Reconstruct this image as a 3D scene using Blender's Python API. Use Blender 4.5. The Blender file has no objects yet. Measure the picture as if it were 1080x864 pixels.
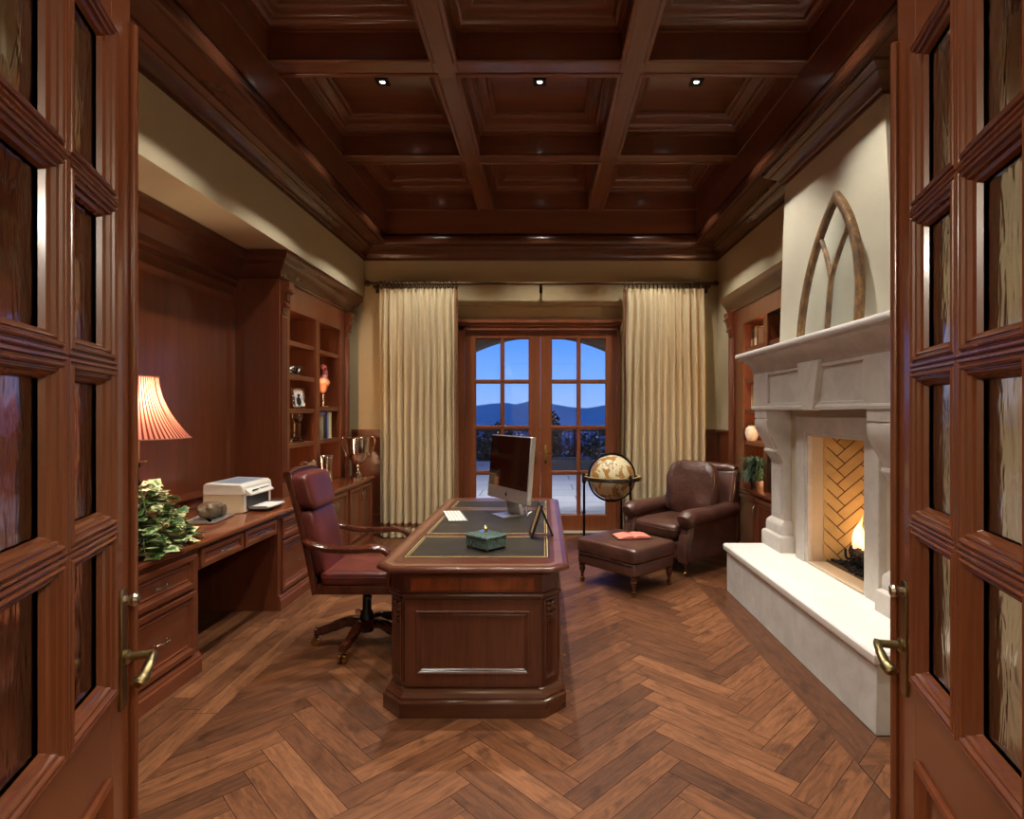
import bpy, math, random
from math import sin, cos, pi, sqrt, radians, atan2, exp
from mathutils import Vector, Matrix, noise
random.seed(7)
scene = bpy.context.scene
COL = scene.collection
H = 1.56          # eye height

# ------------------------------------------------------------------ mesh builder
class M:
    def __init__(s): s.v = []; s.f = []; s.uv = None; s.fc = None
    def add(s, vs, fs):
        b = len(s.v); s.v += [tuple(p) for p in vs]; s.f += [tuple(i + b for i in f) for f in fs]; return s
    def box(s, x0, x1, y0, y1, z0, z1):
        if x0 > x1: x0, x1 = x1, x0
        if y0 > y1: y0, y1 = y1, y0
        if z0 > z1: z0, z1 = z1, z0
        return s.add([(x0,y0,z0),(x1,y0,z0),(x1,y1,z0),(x0,y1,z0),(x0,y0,z1),(x1,y0,z1),(x1,y1,z1),(x0,y1,z1)],
                     [(3,2,1,0),(4,5,6,7),(0,1,5,4),(1,2,6,5),(2,3,7,6),(3,0,4,7)])
    def bar(s, a, b, w, h, up=(0,0,1)):            # rectangular bar from a to b
        a = Vector(a); b = Vector(b); d = (b - a).normalized(); up = Vector(up)
        sx = d.cross(up)
        if sx.length < 1e-4: sx = d.cross(Vector((1,0,0)))
        sx.normalize(); sy = sx.cross(d).normalized()
        vs = []
        for p in (a, b):
            for i, j in ((-1,-1),(1,-1),(1,1),(-1,1)): vs.append(p + sx*(w/2*i) + sy*(h/2*j))
        return s.add(vs, [(3,2,1,0),(4,5,6,7),(0,1,5,4),(1,2,6,5),(2,3,7,6),(3,0,4,7)])
    def prism(s, poly, fn, a0, a1):                 # poly 2D extruded; fn(u,v,t) -> xyz
        n = len(poly)
        vs = [fn(u, v, a0) for u, v in poly] + [fn(u, v, a1) for u, v in poly]
        fs = [tuple(range(n-1, -1, -1)), tuple(range(n, 2*n))]
        fs += [(i, (i+1) % n, n + (i+1) % n, n + i) for i in range(n)]
        return s.add(vs, fs)
    def lathe(s, prof, c=(0,0,0), n=32, axis='z', caps=True):
        vs = []; fs = []
        for r, z in prof:
            for k in range(n):
                a = 2*pi*k/n; x, y = r*cos(a), r*sin(a)
                p = (x, y, z) if axis == 'z' else ((z, x, y) if axis == 'x' else (y, z, x))
                vs.append((p[0]+c[0], p[1]+c[1], p[2]+c[2]))
        m = len(prof)
        for i in range(m-1):
            for k in range(n):
                k2 = (k+1) % n
                fs.append((i*n+k, i*n+k2, (i+1)*n+k2, (i+1)*n+k))
        if caps:
            fs.append(tuple(range(n-1, -1, -1))); fs.append(tuple(range((m-1)*n, m*n)))
        return s.add(vs, fs)
    def tube(s, pts, r, n=10, closed=False, sq=None):
        pts = [Vector(p) for p in pts]; m = len(pts)
        rs = r if isinstance(r, (list, tuple)) else [r]*m
        vs = []; prev = None
        for i, p in enumerate(pts):
            if closed: t = pts[(i+1) % m] - pts[i-1]
            else: t = pts[min(i+1, m-1)] - pts[max(i-1, 0)]
            if t.length < 1e-9: t = Vector((0,0,1))
            t.normalize()
            if prev is None:
                ref = Vector((0,0,1)) if abs(t.z) < .9 else Vector((1,0,0))
                u = t.cross(ref).normalized()
            else:
                u = prev - t*prev.dot(t)
                if u.length < 1e-6: u = t.orthogonal()
                u.normalize()
            prev = u; w = t.cross(u)
            for k in range(n):
                a = 2*pi*k/n
                ca, sa = cos(a), sin(a)
                if sq:                                 # flattened/squared section
                    e = sq[2] if len(sq) > 2 else 1
                    ca = math.copysign(abs(ca)**e, ca)*sq[0]; sa = math.copysign(abs(sa)**e, sa)*sq[1]
                vs.append(p + u*(rs[i]*ca) + w*(rs[i]*sa))
        fs = []
        L = m if closed else m-1
        for i in range(L):
            j = (i+1) % m
            for k in range(n):
                k2 = (k+1) % n
                fs.append((i*n+k, i*n+k2, j*n+k2, j*n+k))
        if not closed:
            fs.append(tuple(range(n-1, -1, -1))); fs.append(tuple(range((m-1)*n, m*n)))
        return s.add(vs, fs)
    def rect(s, P, U, V, N, w, h, prof, cap=True, back=False):
        """mitred moulding on a rectangle: P corner, U/V/N unit axes; prof = [(inset, raise), ...]"""
        P, U, V, N = Vector(P), Vector(U), Vector(V), Vector(N)
        vs = []; fs = []
        for i, (a, r) in enumerate(prof):
            for x, y in ((a,a),(w-a,a),(w-a,h-a),(a,h-a)): vs.append(P + U*x + V*y + N*r)
        m = len(prof)
        for i in range(m-1):
            for k in range(4):
                k2 = (k+1) % 4
                fs.append((i*4+k, i*4+k2, (i+1)*4+k2, (i+1)*4+k))
        if cap: fs.append(tuple((m-1)*4 + k for k in range(4)))
        if back: fs.append((3,2,1,0))
        return s.add(vs, fs)
    def stack(s, poly, prof, closed=True, cap=True):
        """poly: CCW outline (x,y); prof: [(offset outward, z), ...]"""
        vs = []; fs = []; n = len(poly)
        for o, z in prof:
            for x, y in offset(poly, o, closed): vs.append((x, y, z))
        m = len(prof); L = n if closed else n-1
        for i in range(m-1):
            for k in range(L):
                k2 = (k+1) % n
                fs.append((i*n+k, i*n+k2, (i+1)*n+k2, (i+1)*n+k))
        if closed and cap:
            fs.append(tuple(range(n-1, -1, -1))); fs.append(tuple(range((m-1)*n, m*n)))
        return s.add(vs, fs)
    def grid(s, fn, nu, nv, wrap_u=False):
        vs = [fn(i/(nu if wrap_u else nu-1), j/(nv-1)) for j in range(nv) for i in range(nu)]
        fs = []
        for j in range(nv-1):
            for i in range(nu if wrap_u else nu-1):
                i2 = (i+1) % nu
                fs.append((j*nu+i, j*nu+i2, (j+1)*nu+i2, (j+1)*nu+i))
        return s.add(vs, fs)
    def blob(s, c, sx, sy, sz, e1=.5, e2=.5, nu=40, nv=24, fn=None):
        """superellipsoid cushion, half sizes sx,sy,sz"""
        def sg(x, e): return math.copysign(abs(x)**e, x)
        vs = []
        for j in range(nv+1):
            ph = -pi/2 + pi*j/nv
            for i in range(nu):
                th = 2*pi*i/nu
                p = Vector((sx*sg(cos(ph), e1)*sg(cos(th), e2), sy*sg(cos(ph), e1)*sg(sin(th), e2), sz*sg(sin(ph), e1)))
                if fn: p = fn(p)
                vs.append((p[0]+c[0], p[1]+c[1], p[2]+c[2]))
        fs = []
        for j in range(nv):
            for i in range(nu):
                i2 = (i+1) % nu
                fs.append((j*nu+i, j*nu+i2, (j+1)*nu+i2, (j+1)*nu+i))
        return s.add(vs, fs)
    def xf(s, mat, start=0):
        s.v = s.v[:start] + [tuple(mat @ Vector(p)) for p in s.v[start:]]; return s
    def obj(s, name, mat, parent=None, world=False, smooth=True, bevel=0, ang=35, sub=0, solid=0, merge=False, recalc=True):
        vs = s.v
        if parent is not None and world:
            r = parent
            while r.parent: r = r.parent
            mi = r.matrix_basis.inverted()
            vs = [tuple(mi @ Vector(p)) for p in vs]
        me = bpy.data.meshes.new(name)
        me.from_pydata(vs, [], s.f)
        if s.uv:
            ul = me.uv_layers.new(name='UVMap')
            ul.data.foreach_set('uv', [c for q in s.uv for c in q])
        if s.fc:
            at = me.attributes.new('tone', 'FLOAT', 'FACE')
            at.data.foreach_set('value', s.fc)
        if merge or recalc:
            import bmesh
            bm = bmesh.new(); bm.from_mesh(me)
            if merge: bmesh.ops.remove_doubles(bm, verts=bm.verts, dist=1e-5)
            if recalc: bmesh.ops.recalc_face_normals(bm, faces=bm.faces)
            bm.to_mesh(me); bm.free()
        ms = mat if isinstance(mat, (list, tuple)) else [mat]
        for x in ms: me.materials.append(x)
        if smooth:
            me.polygons.foreach_set('use_smooth', [True]*len(me.polygons))
            me.set_sharp_from_angle(angle=radians(ang))
        me.update()
        o = bpy.data.objects.new(name, me); COL.objects.link(o)
        if parent is not None: o.parent = parent
        if solid:
            q = o.modifiers.new('Solidify', 'SOLIDIFY'); q.thickness = solid; q.offset = 0
        if bevel:
            q = o.modifiers.new('Bevel', 'BEVEL'); q.width = bevel; q.segments = 2; q.limit_method = 'ANGLE'; q.angle_limit = radians(40)
        if sub:
            q = o.modifiers.new('Subdivision', 'SUBSURF'); q.levels = sub; q.render_levels = sub
        return o

def offset(poly, o, closed=True):
    """offset outward for a CCW polygon (right-hand side of the walking direction)"""
    n = len(poly); out = []
    for i in range(n):
        p = Vector(poly[i])
        a = Vector(poly[i-1]) if (closed or i > 0) else None
        b = Vector(poly[(i+1) % n]) if (closed or i < n-1) else None
        nn = []
        if a is not None: d = (p-a).normalized(); nn.append(Vector((d.y, -d.x)))
        if b is not None: d = (b-p).normalized(); nn.append(Vector((d.y, -d.x)))
        if len(nn) == 1: q = p + nn[0]*o
        else:
            m = nn[0] + nn[1]; q = p + m*(o/max(1e-6, (1 + nn[0].dot(nn[1]))))
        out.append((q.x, q.y))
    return out

def thing(name, label, cat, loc=(0,0,0), rotz=0, group=None, tilt=None):
    o = bpy.data.objects.new(name, None); COL.objects.link(o)
    o.empty_display_size = .1
    o.location = loc; o.rotation_euler = (0, 0, rotz)
    if tilt: o.rotation_euler = tilt
    o['label'] = label; o['category'] = cat
    if group: o['group'] = group
    bpy.context.view_layer.update() if False else None
    o.matrix_basis = Matrix.Translation(Vector(loc)) @ o.rotation_euler.to_matrix().to_4x4()
    return o
def tag(o, label, cat, group=None, kind=None):
    o['label'] = label; o['category'] = cat
    if group: o['group'] = group
    if kind: o['kind'] = kind
    return o
def structure(o, label, cat='structure'):
    o['kind'] = 'structure'; o['label'] = label; o['category'] = cat; return o
def copy_tree(o, parent=None):
    c = o.copy(); COL.objects.link(c)
    if parent is not None: c.parent = parent
    for ch in list(o.children): copy_tree(ch, c)
    return c
def bez(p0, p1, p2, p3, n=12):
    r = []
    for i in range(n+1):
        t = i/n; u = 1-t
        r.append(tuple(u**3*a + 3*u*u*t*b + 3*u*t*t*c + t**3*d for a, b, c, d in zip(p0, p1, p2, p3)))
    return r
def spline(pts, n=8):
    """Catmull-Rom through the points"""
    P = [Vector(p) for p in pts]; P = [P[0]*2 - P[1]] + P + [P[-1]*2 - P[-2]]
    r = []
    for i in range(1, len(P)-2):
        for k in range(n):
            t = k/n
            r.append(.5*((2*P[i]) + (P[i+1]-P[i-1])*t + (2*P[i-1]-5*P[i]+4*P[i+1]-P[i+2])*t*t + (3*P[i]-P[i-1]-3*P[i+1]+P[i+2])*t**3))
    r.append(P[-2]); return r

# ------------------------------------------------------------------ materials
def srgb(r, g, b):
    f = lambda c: (c/255)/12.92 if c/255 <= .04045 else ((c/255 + .055)/1.055)**2.4
    return (f(r), f(g), f(b), 1)
class NT:
    def __init__(s, name):
        s.m = bpy.data.materials.new(name); s.m.use_nodes = True
        s.t = s.m.node_tree; s.t.nodes.clear()
        s.out = s.t.nodes.new('ShaderNodeOutputMaterial')
    def n(s, typ, **kw):
        o = s.t.nodes.new(typ)
        for k, v in kw.items():
            if k.startswith('_'): setattr(o, k[1:], v)
            else:
                key = k.replace('__', ' ')
                o.inputs[key].default_value = v
        return o
    def l(s, a, b): s.t.links.new(a, b)
    def bsdf(s, **kw):
        b = s.t.nodes.new('ShaderNodeBsdfPrincipled')
        for k, v in kw.items(): b.inputs[k.replace('__', ' ')].default_value = v
        s.l(b.outputs[0], s.out.inputs[0]); return b
    def ramp(s, fac, stops):
        r = s.t.nodes.new('ShaderNodeValToRGB')
        e = r.color_ramp.elements
        while len(e) < len(stops): e.new(.5)
        for i, (p, c) in enumerate(stops): e[i].position = p; e[i].color = c
        s.l(fac, r.inputs[0]); return r
    def coord(s, scale=(1,1,1), kind='Object'):
        tc = s.t.nodes.new('ShaderNodeTexCoord'); mp = s.t.nodes.new('ShaderNodeMapping')
        mp.inputs['Scale'].default_value = scale
        s.l(tc.outputs[kind], mp.inputs[0]); return mp.outputs[0]
    def noise(s, vec, scale, detail=5, rough=.55, dist=0):
        k = s.t.nodes.new('ShaderNodeTexNoise')
        k.inputs['Scale'].default_value = scale; k.inputs['Detail'].default_value = detail
        k.inputs['Roughness'].default_value = rough; k.inputs['Distortion'].default_value = dist
        s.l(vec, k.inputs['Vector']); return k.outputs['Fac']
    def bump(s, b, h, strength=.1, dist=.01):
        k = s.t.nodes.new('ShaderNodeBump'); k.inputs['Strength'].default_value = strength; k.inputs['Distance'].default_value = dist
        s.l(h, k.inputs['Height']); s.l(k.outputs[0], b.inputs['Normal']); return k
    def mix(s, fac, a, b, mode='MIX'):
        k = s.t.nodes.new('ShaderNodeMix'); k.data_type = 'RGBA'; k.blend_type = mode
        for src, idx in ((fac, 0), (a, 6), (b, 7)):
            if hasattr(src, 'is_linked') or hasattr(src, 'links'): s.l(src, k.inputs[idx])
            else: k.inputs[idx].default_value = src
        return k.outputs[2]

def plain(name, c, rough=.5, metal=0, coat=0, var=.08, scale=30, bump=0, **kw):
    t = NT(name); b = t.bsdf(Roughness=rough, Metallic=metal, Coat__Weight=coat, **kw)
    v = t.noise(t.coord(), scale, 3)
    d = tuple(x*(1-var) for x in c[:3]) + (1,); h = tuple(min(1, x*(1+var)) for x in c[:3]) + (1,)
    r = t.ramp(v, [(.3, d), (.7, h)]); t.l(r.outputs[0], b.inputs['Base Color'])
    if bump: t.bump(b, v, bump, .004)
    return t.m
def wood(name, dark, light, axis='z', rough=.28, coat=.25, fine=1.0, fig=0.0, grain=.6, spec=.5):
    t = NT(name); b = t.bsdf(Roughness=rough, Coat__Weight=coat, Coat__Roughness=.12)
    b.inputs['Specular IOR Level'].default_value = spec
    st = {'n': (.5,.5,.5), 'x': (.06,1,1), 'y': (1,.06,1), 'z': (1,1,.06)}[axis]
    v = t.coord(st)
    a = t.noise(v, 9*fine, 6, .6, .6)
    g = t.noise(v, 90*fine, 3, .6)
    r = t.ramp(a, [(.22, dark), (.78, light)])
    g2 = t.ramp(g, [(.35, (.72,.72,.72,1)), (.62, (1,1,1,1))])
    c = t.mix(grain, r.outputs[0], g2.outputs[0], 'MULTIPLY')
    if fig:
        big = t.noise(t.coord((1,1,.4)), 5, 3, .6, 1.5)
        g3 = t.ramp(big, [(.35, (.5,.5,.5,1)), (.6, (1.15,1.1,1.05,1))])
        c = t.mix(fig, c, g3.outputs[0], 'MULTIPLY')
    t.l(c, b.inputs['Base Color'])
    t.bump(b, g, .05, .001)
    return t.m
def emit(name, c, s):
    t = NT(name); e = t.n('ShaderNodeEmission'); e.inputs[0].default_value = c; e.inputs[1].default_value = s
    t.l(e.outputs[0], t.out.inputs[0]); return t.m

WD, WL = srgb(94,48,29), srgb(130,71,45)          # mahogany
wz = wood('mahogany_vertical', WD, WL, 'z'); wy = wood('mahogany_along', WD, WL, 'y'); wx = wood('mahogany_across', WD, WL, 'x')
CD, CL = srgb(108,64,44), srgb(138,84,58)
cx = wood('ceiling_wood_across', CD, CL, 'x', rough=.3, grain=.4); cy = wood('ceiling_wood_along', CD, CL, 'y', rough=.3, grain=.4)
crown_wood = wood('crown_wood', srgb(84,47,30), srgb(98,56,37), 'n', rough=.25, grain=.2)
dz = wood('door_wood', srgb(106,57,32), srgb(130,72,42), 'z', rough=.27, coat=.4, grain=.35)
fdz = wood('french_door_wood', srgb(116,62,36), srgb(150,86,52), 'z', rough=.35)
deskw = wood('desk_wood', srgb(72,38,26), srgb(100,56,39), 'z', rough=.26, coat=.3, fig=.15)
deskx = wood('desk_wood_across', srgb(70,36,27), srgb(98,53,40), 'x', rough=.28, coat=.2, spec=.35)
desk_dark = wood('desk_plinth_wood', srgb(66,36,22), srgb(94,54,34), 'x', rough=.2, coat=.5)
burl = wood('flame_veneer', srgb(84,36,20), srgb(170,92,56), 'z', rough=.2, coat=.5, fine=.6, fig=.9)
inlay = wood('banded_inlay', srgb(92,56,42), srgb(132,94,72), 'x', rough=.3, coat=.15, spec=.3)
chairw = wood('chair_wood', srgb(50,20,12), srgb(92,42,26), 'z', rough=.18, coat=.6)
plaster = plain('cream_plaster', srgb(202,190,158), .85, var=.03, scale=3)
plaster_b = plain('chimney_plaster', srgb(226,220,200), .85, var=.03, scale=3)
plaster_far = plain('tan_plaster', srgb(186,170,134), .85, var=.03, scale=3)
hall_paint = plain('hall_plaster', srgb(196,184,156), .85, var=.03, scale=3)
def stone_mat(name, c, rough=.6, var=.1, bump=.15):
    t = NT(name); b = t.bsdf(Roughness=rough)
    v = t.coord(); a = t.noise(v, 5, 8, .65, .5); f = t.noise(v, 60, 4, .6)
    lo = tuple(x*(1-var*2) for x in c[:3]) + (1,); hi = tuple(min(1, x*(1+var)) for x in c[:3]) + (1,)
    r = t.ramp(a, [(.3, lo), (.6, c), (.8, hi)])
    pits = t.ramp(f, [(.27, (.62,.56,.5,1)), (.36, (1,1,1,1))])
    t.l(t.mix(.6, r.outputs[0], pits.outputs[0], 'MULTIPLY'), b.inputs['Base Color'])
    t.bump(b, f, bump, .003); return t.m
stone = stone_mat('cast_limestone', srgb(208,201,194))
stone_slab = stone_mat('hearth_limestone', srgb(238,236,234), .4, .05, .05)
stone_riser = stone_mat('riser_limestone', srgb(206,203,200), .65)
stone_tan = stone_mat('tan_limestone', srgb(196,180,156), .6, .05)
brick_m = stone_mat('fire_brick', srgb(206,170,112), .85, .12)
mortar = plain('dark_mortar', srgb(92,72,48), .9)
soot = plain('soot_black', srgb(26,24,22), .9, var=.5, scale=40, bump=.5)
brass = plain('aged_brass', srgb(150,136,98), .3, 1)
bright_brass = plain('polished_brass', srgb(196,170,110), .2, 1)
nickel = plain('antique_nickel', srgb(190,180,164), .25, 1)
silver = plain('polished_silver', srgb(220,214,206), .12, 1)
iron = plain('dark_iron', srgb(38,32,28), .4, .8)
black = plain('satin_black', srgb(22,20,20), .4)
white_plastic = plain('white_plastic', srgb(232,230,222), .35, var=.02)
beige_plastic = plain('beige_plastic', srgb(206,196,170), .4, var=.02)
grey_plastic = plain('grey_plastic', srgb(120,122,124), .4, var=.02)
blue_grey = plain('blue_grey_plastic', srgb(150,164,186), .3, var=.02)
alu = plain('brushed_aluminium', srgb(200,200,202), .32, .85, var=.03)
screen_m = plain('dark_glossy_screen', srgb(20,6,6), .06, var=.02, coat=1)
def leather(name, c, rough=.32, bump=.12):
    t = NT(name); b = t.bsdf(Roughness=rough, Coat__Weight=.15, Coat__Roughness=.25)
    v = t.coord(); a = t.noise(v, 7, 5); f = t.noise(v, 160, 2); w = t.noise(v, 14, 4, .6, 1.2)
    lo = tuple(x*.62 for x in c[:3]) + (1,); hi = tuple(x*1.3 for x in c[:3]) + (1,)
    r = t.ramp(a, [(.3, lo), (.7, hi)]); t.l(r.outputs[0], b.inputs['Base Color'])
    m = t.n('ShaderNodeMath', _operation='ADD'); t.l(f, m.inputs[0])
    m2 = t.n('ShaderNodeMath', _operation='MULTIPLY'); m2.inputs[1].default_value = 3; t.l(w, m2.inputs[0]); t.l(m2.outputs[0], m.inputs[1])
    t.bump(b, m.outputs[0], bump, .006); return t.m
club = leather('brown_club_leather', srgb(80,50,42))
oxblood = leather('oxblood_leather', srgb(92,38,32), .36, .05)
oxblood.node_tree.nodes['Principled BSDF'].inputs['Coat Weight'].default_value = 0
blotter = leather('olive_desk_leather', srgb(42,35,27), .5, .03)
blotter.node_tree.nodes['Principled BSDF'].inputs['Coat Weight'].default_value = 0
blotter.node_tree.nodes['Principled BSDF'].inputs['Specular IOR Level'].default_value = .25
creased = leather('creased_club_leather', srgb(80,50,42), .3, .45)
def glass_clear(name, tint=(1,1,1,1), refl=1.0):
    t = NT(name); tr = t.n('ShaderNodeBsdfTransparent'); tr.inputs[0].default_value = tint
    g = t.n('ShaderNodeBsdfGlossy'); g.inputs['Roughness'].default_value = .02
    f = t.n('ShaderNodeFresnel'); f.inputs[0].default_value = 1.45
    m = t.n('ShaderNodeMixShader'); t.l(f.outputs[0], m.inputs[0]); t.l(tr.outputs[0], m.inputs[1]); t.l(g.outputs[0], m.inputs[2])
    t.l(m.outputs[0], t.out.inputs[0]); return t.m
pane_m = glass_clear('window_glass')
def glass_ripple(name):
    t = NT(name); b = t.bsdf(Roughness=.06, IOR=1.5, Transmission__Weight=1.0)
    b.inputs['Base Color'].default_value = (.86,.82,.74,1)
    v = t.coord((1,1,.3)); a = t.noise(v, 26, 2, .5, .6)
    t.bump(b, a, .13, .012); return t.m
ripple = glass_ripple('rippled_antique_glass')
crystal = glass_ripple('crystal_glass')
for n_ in crystal.node_tree.nodes:
    if n_.type == 'BSDF_PRINCIPLED': n_.inputs['Base Color'].default_value = (1,1,1,1); n_.inputs['Roughness'].default_value = .02
    if n_.type == 'BUMP': n_.inputs['Strength'].default_value = .03
# ================================================================== SETTING
XL, XR, YF, YB = -2.26, 2.2, .72, 7.0            # soffit wall, right wall, front wall, far wall
XN = -2.80                                        # back of the left niche
TX0, TX1, TY0, TY1 = -1.9, 1.83, 1.1, 6.65        # ceiling tray
ZB, ZP, ZL = 3.98, 4.31, 3.65

# ---- floor: herringbone boards with a straight border
def clip(poly, rect):
    x0, x1, y0, y1 = rect
    for ax, lim, sg in ((0,x0,1),(0,x1,-1),(1,y0,1),(1,y1,-1)):
        out = []
        for i in range(len(poly)):
            a, b = poly[i-1], poly[i]
            da, db = (a[ax]-lim)*sg, (b[ax]-lim)*sg
            if (da >= 0) != (db >= 0):
                t = da/(da-db); out.append(tuple(p + t*(q-p) for p, q in zip(a, b)))
            if db >= 0: out.append(b)
        poly = out
        if not poly: break
    return poly
def herring(w, n, x0, y0, rect, gap):
    """boards as polygons of (x, y, u, v), u along the board"""
    q = sqrt(.5); res = []
    ext = max(abs(rect[1]-rect[0]), abs(rect[3]-rect[2])) + 2*n*w
    R = int(ext/w) + 4; cxm, cym = (rect[0]+rect[1])/2, (rect[2]+rect[3])/2
    a0 = ((cxm-x0) + (cym-y0))*q/w; b0 = ((cym-y0) - (cxm-x0))*q/w
    for m in range(-R//n-2, R//n+3):
        for i in range(-R, R+1):
            ci, cj = i + n*m, i - n*m
            ci += round((a0+b0)/2); cj += round((a0+b0)/2)
            for kind in (0, 1):
                r = (ci, ci+n, cj, cj+1) if kind == 0 else (ci+n, ci+n+1, cj+1-n, cj+1)
                g = gap/w
                ra = (r[0]+g, r[1]-g, r[2]+g, r[3]-g)
                pts = []
                for a, b in ((ra[0],ra[2]),(ra[1],ra[2]),(ra[1],ra[3]),(ra[0],ra[3])):
                    x = (a-b)*q*w + x0; y = (a+b)*q*w + y0
                    u, v = ((a-r[0])*w, (b-r[2])*w) if kind == 0 else ((b-r[2])*w, (a-r[0])*w)
                    pts.append((x, y, u, v))
                if max(p[0] for p in pts) < rect[0] or min(p[0] for p in pts) > rect[1] or max(p[1] for p in pts) < rect[2] or min(p[1] for p in pts) > rect[3]: continue
                pl = clip(pts, rect)
                if len(pl) >= 3: res.append((pl, random.random()*97))
    return res
W_, N_ = .1085, 6
OX = -1.30 - (N_-1)*W_*sqrt(.5); OY = 2.863 - (N_+1)*W_*sqrt(.5)
g_ = .0013
boards = []
for rc in ((-1.685, 1.39, -3.0, 7.0), (1.395, 2.2, -3.0, 2.45), (1.395, 2.2, 5.05, 7.0)):
    boards += herring(W_, N_, OX, OY, rc, g_)
def strip(x0, x1, y0, y1, along):
    L = 1.5; s = random.random(); pos = (y0 if along == 'y' else x0) - s; end = y1 if along == 'y' else x1
    while pos < end:
        p2 = pos + L*(.6 + .7*random.random())
        a, b = max(pos, y0 if along == 'y' else x0) + g_, min(p2, end) - g_
        if b > a:
            if along == 'y': pl = [(x0+g_,a,0,0),(x1-g_,a,0,x1-x0),(x1-g_,b,b-a,x1-x0),(x0+g_,b,b-a,0)]
            else: pl = [(a,y0+g_,0,0),(b,y0+g_,b-a,0),(b,y1-g_,b-a,y1-y0),(a,y1-g_,0,y1-y0)]
            boards.append((pl, random.random()*97))
        pos = p2
for k in range(10): strip(-1.685-.1115*(k+1), -1.685-.1115*k, -3.0, 7.0, 'y')
q1 = [(1.39,2.45,0,0),(1.60,2.66,0,.2),(1.60,4.84,2.4,.2),(1.39,5.05,2.4,0)]
boards.append((q1, 5.3))
boards.append(([(1.392,2.448,0,0),(2.2,2.448,.8,0),(2.2,2.664,.8,.19),(1.602,2.658,.2,.19)], 31.7))
boards.append(([(1.392,5.052,0,0),(1.602,4.842,.2,.19),(2.2,4.842,.8,.19),(2.2,5.05,.8,0)], 44.1))
fm = M(); fm.uv = []; fm.fc = []
for pl, tone in boards:
    n = len(pl)
    fm.add([(p[0], p[1], 0) for p in pl], [tuple(range(n))])
    fm.uv += [(p[2] + tone*3.1, p[3] + tone*1.7) for p in pl]; fm.fc.append(tone/97)
t = NT('walnut_floor_boards'); fb = t.bsdf(Roughness=.46, Coat__Weight=.06, Coat__Roughness=.3, Specular__IOR__Level=.32)
uvn = t.n('ShaderNodeUVMap'); mp = t.n('ShaderNodeMapping'); mp.inputs['Scale'].default_value = (1.0, 7, 1); t.l(uvn.outputs[0], mp.inputs[0])
a_ = t.noise(mp.outputs[0], 5, 6, .62, 1.0); b_ = t.noise(mp.outputs[0], 26, 4, .6)
mp2 = t.n('ShaderNodeMapping'); mp2.inputs['Scale'].default_value = (1, 1.6, 1); t.l(uvn.outputs[0], mp2.inputs[0])
kn = t.noise(mp2.outputs[0], 6, 3, .5, .6)
at = t.n('ShaderNodeAttribute'); at.attribute_name = 'tone'
base = t.ramp(at.outputs['Fac'], [(0, srgb(94,58,37)), (.35, srgb(114,71,44)), (.7, srgb(124,79,50)), (1, srgb(142,94,62))])
gr = t.ramp(a_, [(.3, (.36,.32,.30,1)), (.62, (1,1,1,1))]); gr2 = t.ramp(b_, [(.3, (.72,.7,.68,1)), (.6, (1,1,1,1))])
kr = t.ramp(kn, [(.28, (.25,.2,.18,1)), (.43, (1,1,1,1))])
c_ = t.mix(.85, base.outputs[0], gr.outputs[0], 'MULTIPLY'); c_ = t.mix(.7, c_, gr2.outputs[0], 'MULTIPLY'); c_ = t.mix(.6, c_, kr.outputs[0], 'MULTIPLY')
t.l(c_, fb.inputs['Base Color']); t.bump(fb, b_, .08, .001)
gapm = plain('board_gap', srgb(30,18,12), .9)
sl = M(); nb = len(fm.f)
fm.add([(-2.9,-3.0,-.002),(2.9,-3.0,-.002),(2.9,7.3,-.002),(-2.9,7.3,-.002),(-2.9,-3.0,-.08),(2.9,-3.0,-.08),(2.9,7.3,-.08),(-2.9,7.3,-.08)],
       [(0,1,2,3),(7,6,5,4),(0,4,5,1),(1,5,6,2),(2,6,7,3),(3,7,4,0)])
fm.uv += [(0,0)]*24; fm.fc += [.5]*6
fl = fm.obj('floor', [t.m, gapm], smooth=False, recalc=False)
for p in fl.data.polygons:
    if p.index >= nb: p.material_index = 1
structure(fl, 'dark walnut floorboards laid in herringbone with a straight border', 'floor')

# ---- ceiling
ce = M()
ce.box(-2.95, 2.95, .58, 7.3, ZP, ZP+.1)
structure(ce.obj('ceiling', cx, smooth=False), 'flat mahogany panels at the top of the coffered ceiling', 'ceiling')
CXs = [(-1.9,-.78), (-.6,.54), (.72,1.83)]
CYs = [(1.1,2.4), (2.58,3.82), (4.0,5.24), (5.41,6.65)]
b1 = M()
for x0, x1 in ((-.78,-.6), (.54,.72)): b1.box(x0, x1, TY0, TY1, ZB, ZP+.005)
structure(b1.obj('trim_1', cy, bevel=.003), 'two long mahogany ceiling beams running towards the window', 'beams')
b2 = M()
for y0, y1 in ((2.4,2.58), (3.82,4.0), (5.24,5.41)):
    for x0, x1 in CXs: b2.box(x0+.0005, x1-.0005, y0, y1, ZB+.0005, ZP+.005)
structure(b2.obj('trim_2', cx, bevel=.003), 'mahogany cross beams of the coffered ceiling', 'beams')
b3 = M()
prof_c = [(.17,0),(.165,.014),(.145,.018),(.135,.03),(.125,.05),(.10,.062),(.075,.07),(.06,.085),(.055,.10),(.04,.106),(.035,.118),(.012,.124),(.012,.136),(0,.14)]
bead = [(-.028,0),(-.028,.005),(-.02,.011),(-.008,.013),(.004,.01),(.008,.002),(.006,-.01),(0,-.014)]
for x0, x1 in CXs:
    for y0, y1 in CYs:
        b3.rect((x0,y0,ZP), (1,0,0), (0,1,0), (0,0,-1), x1-x0, y1-y0, prof_c, cap=False)
        b3.rect((x0,y0,ZB), (1,0,0), (0,1,0), (0,0,-1), x1-x0, y1-y0, bead, cap=False)
structure(b3.obj('trim_3', cx, ang=50), 'stepped mahogany mouldings inside the ceiling coffers', 'moulding')
fa = M()
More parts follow.
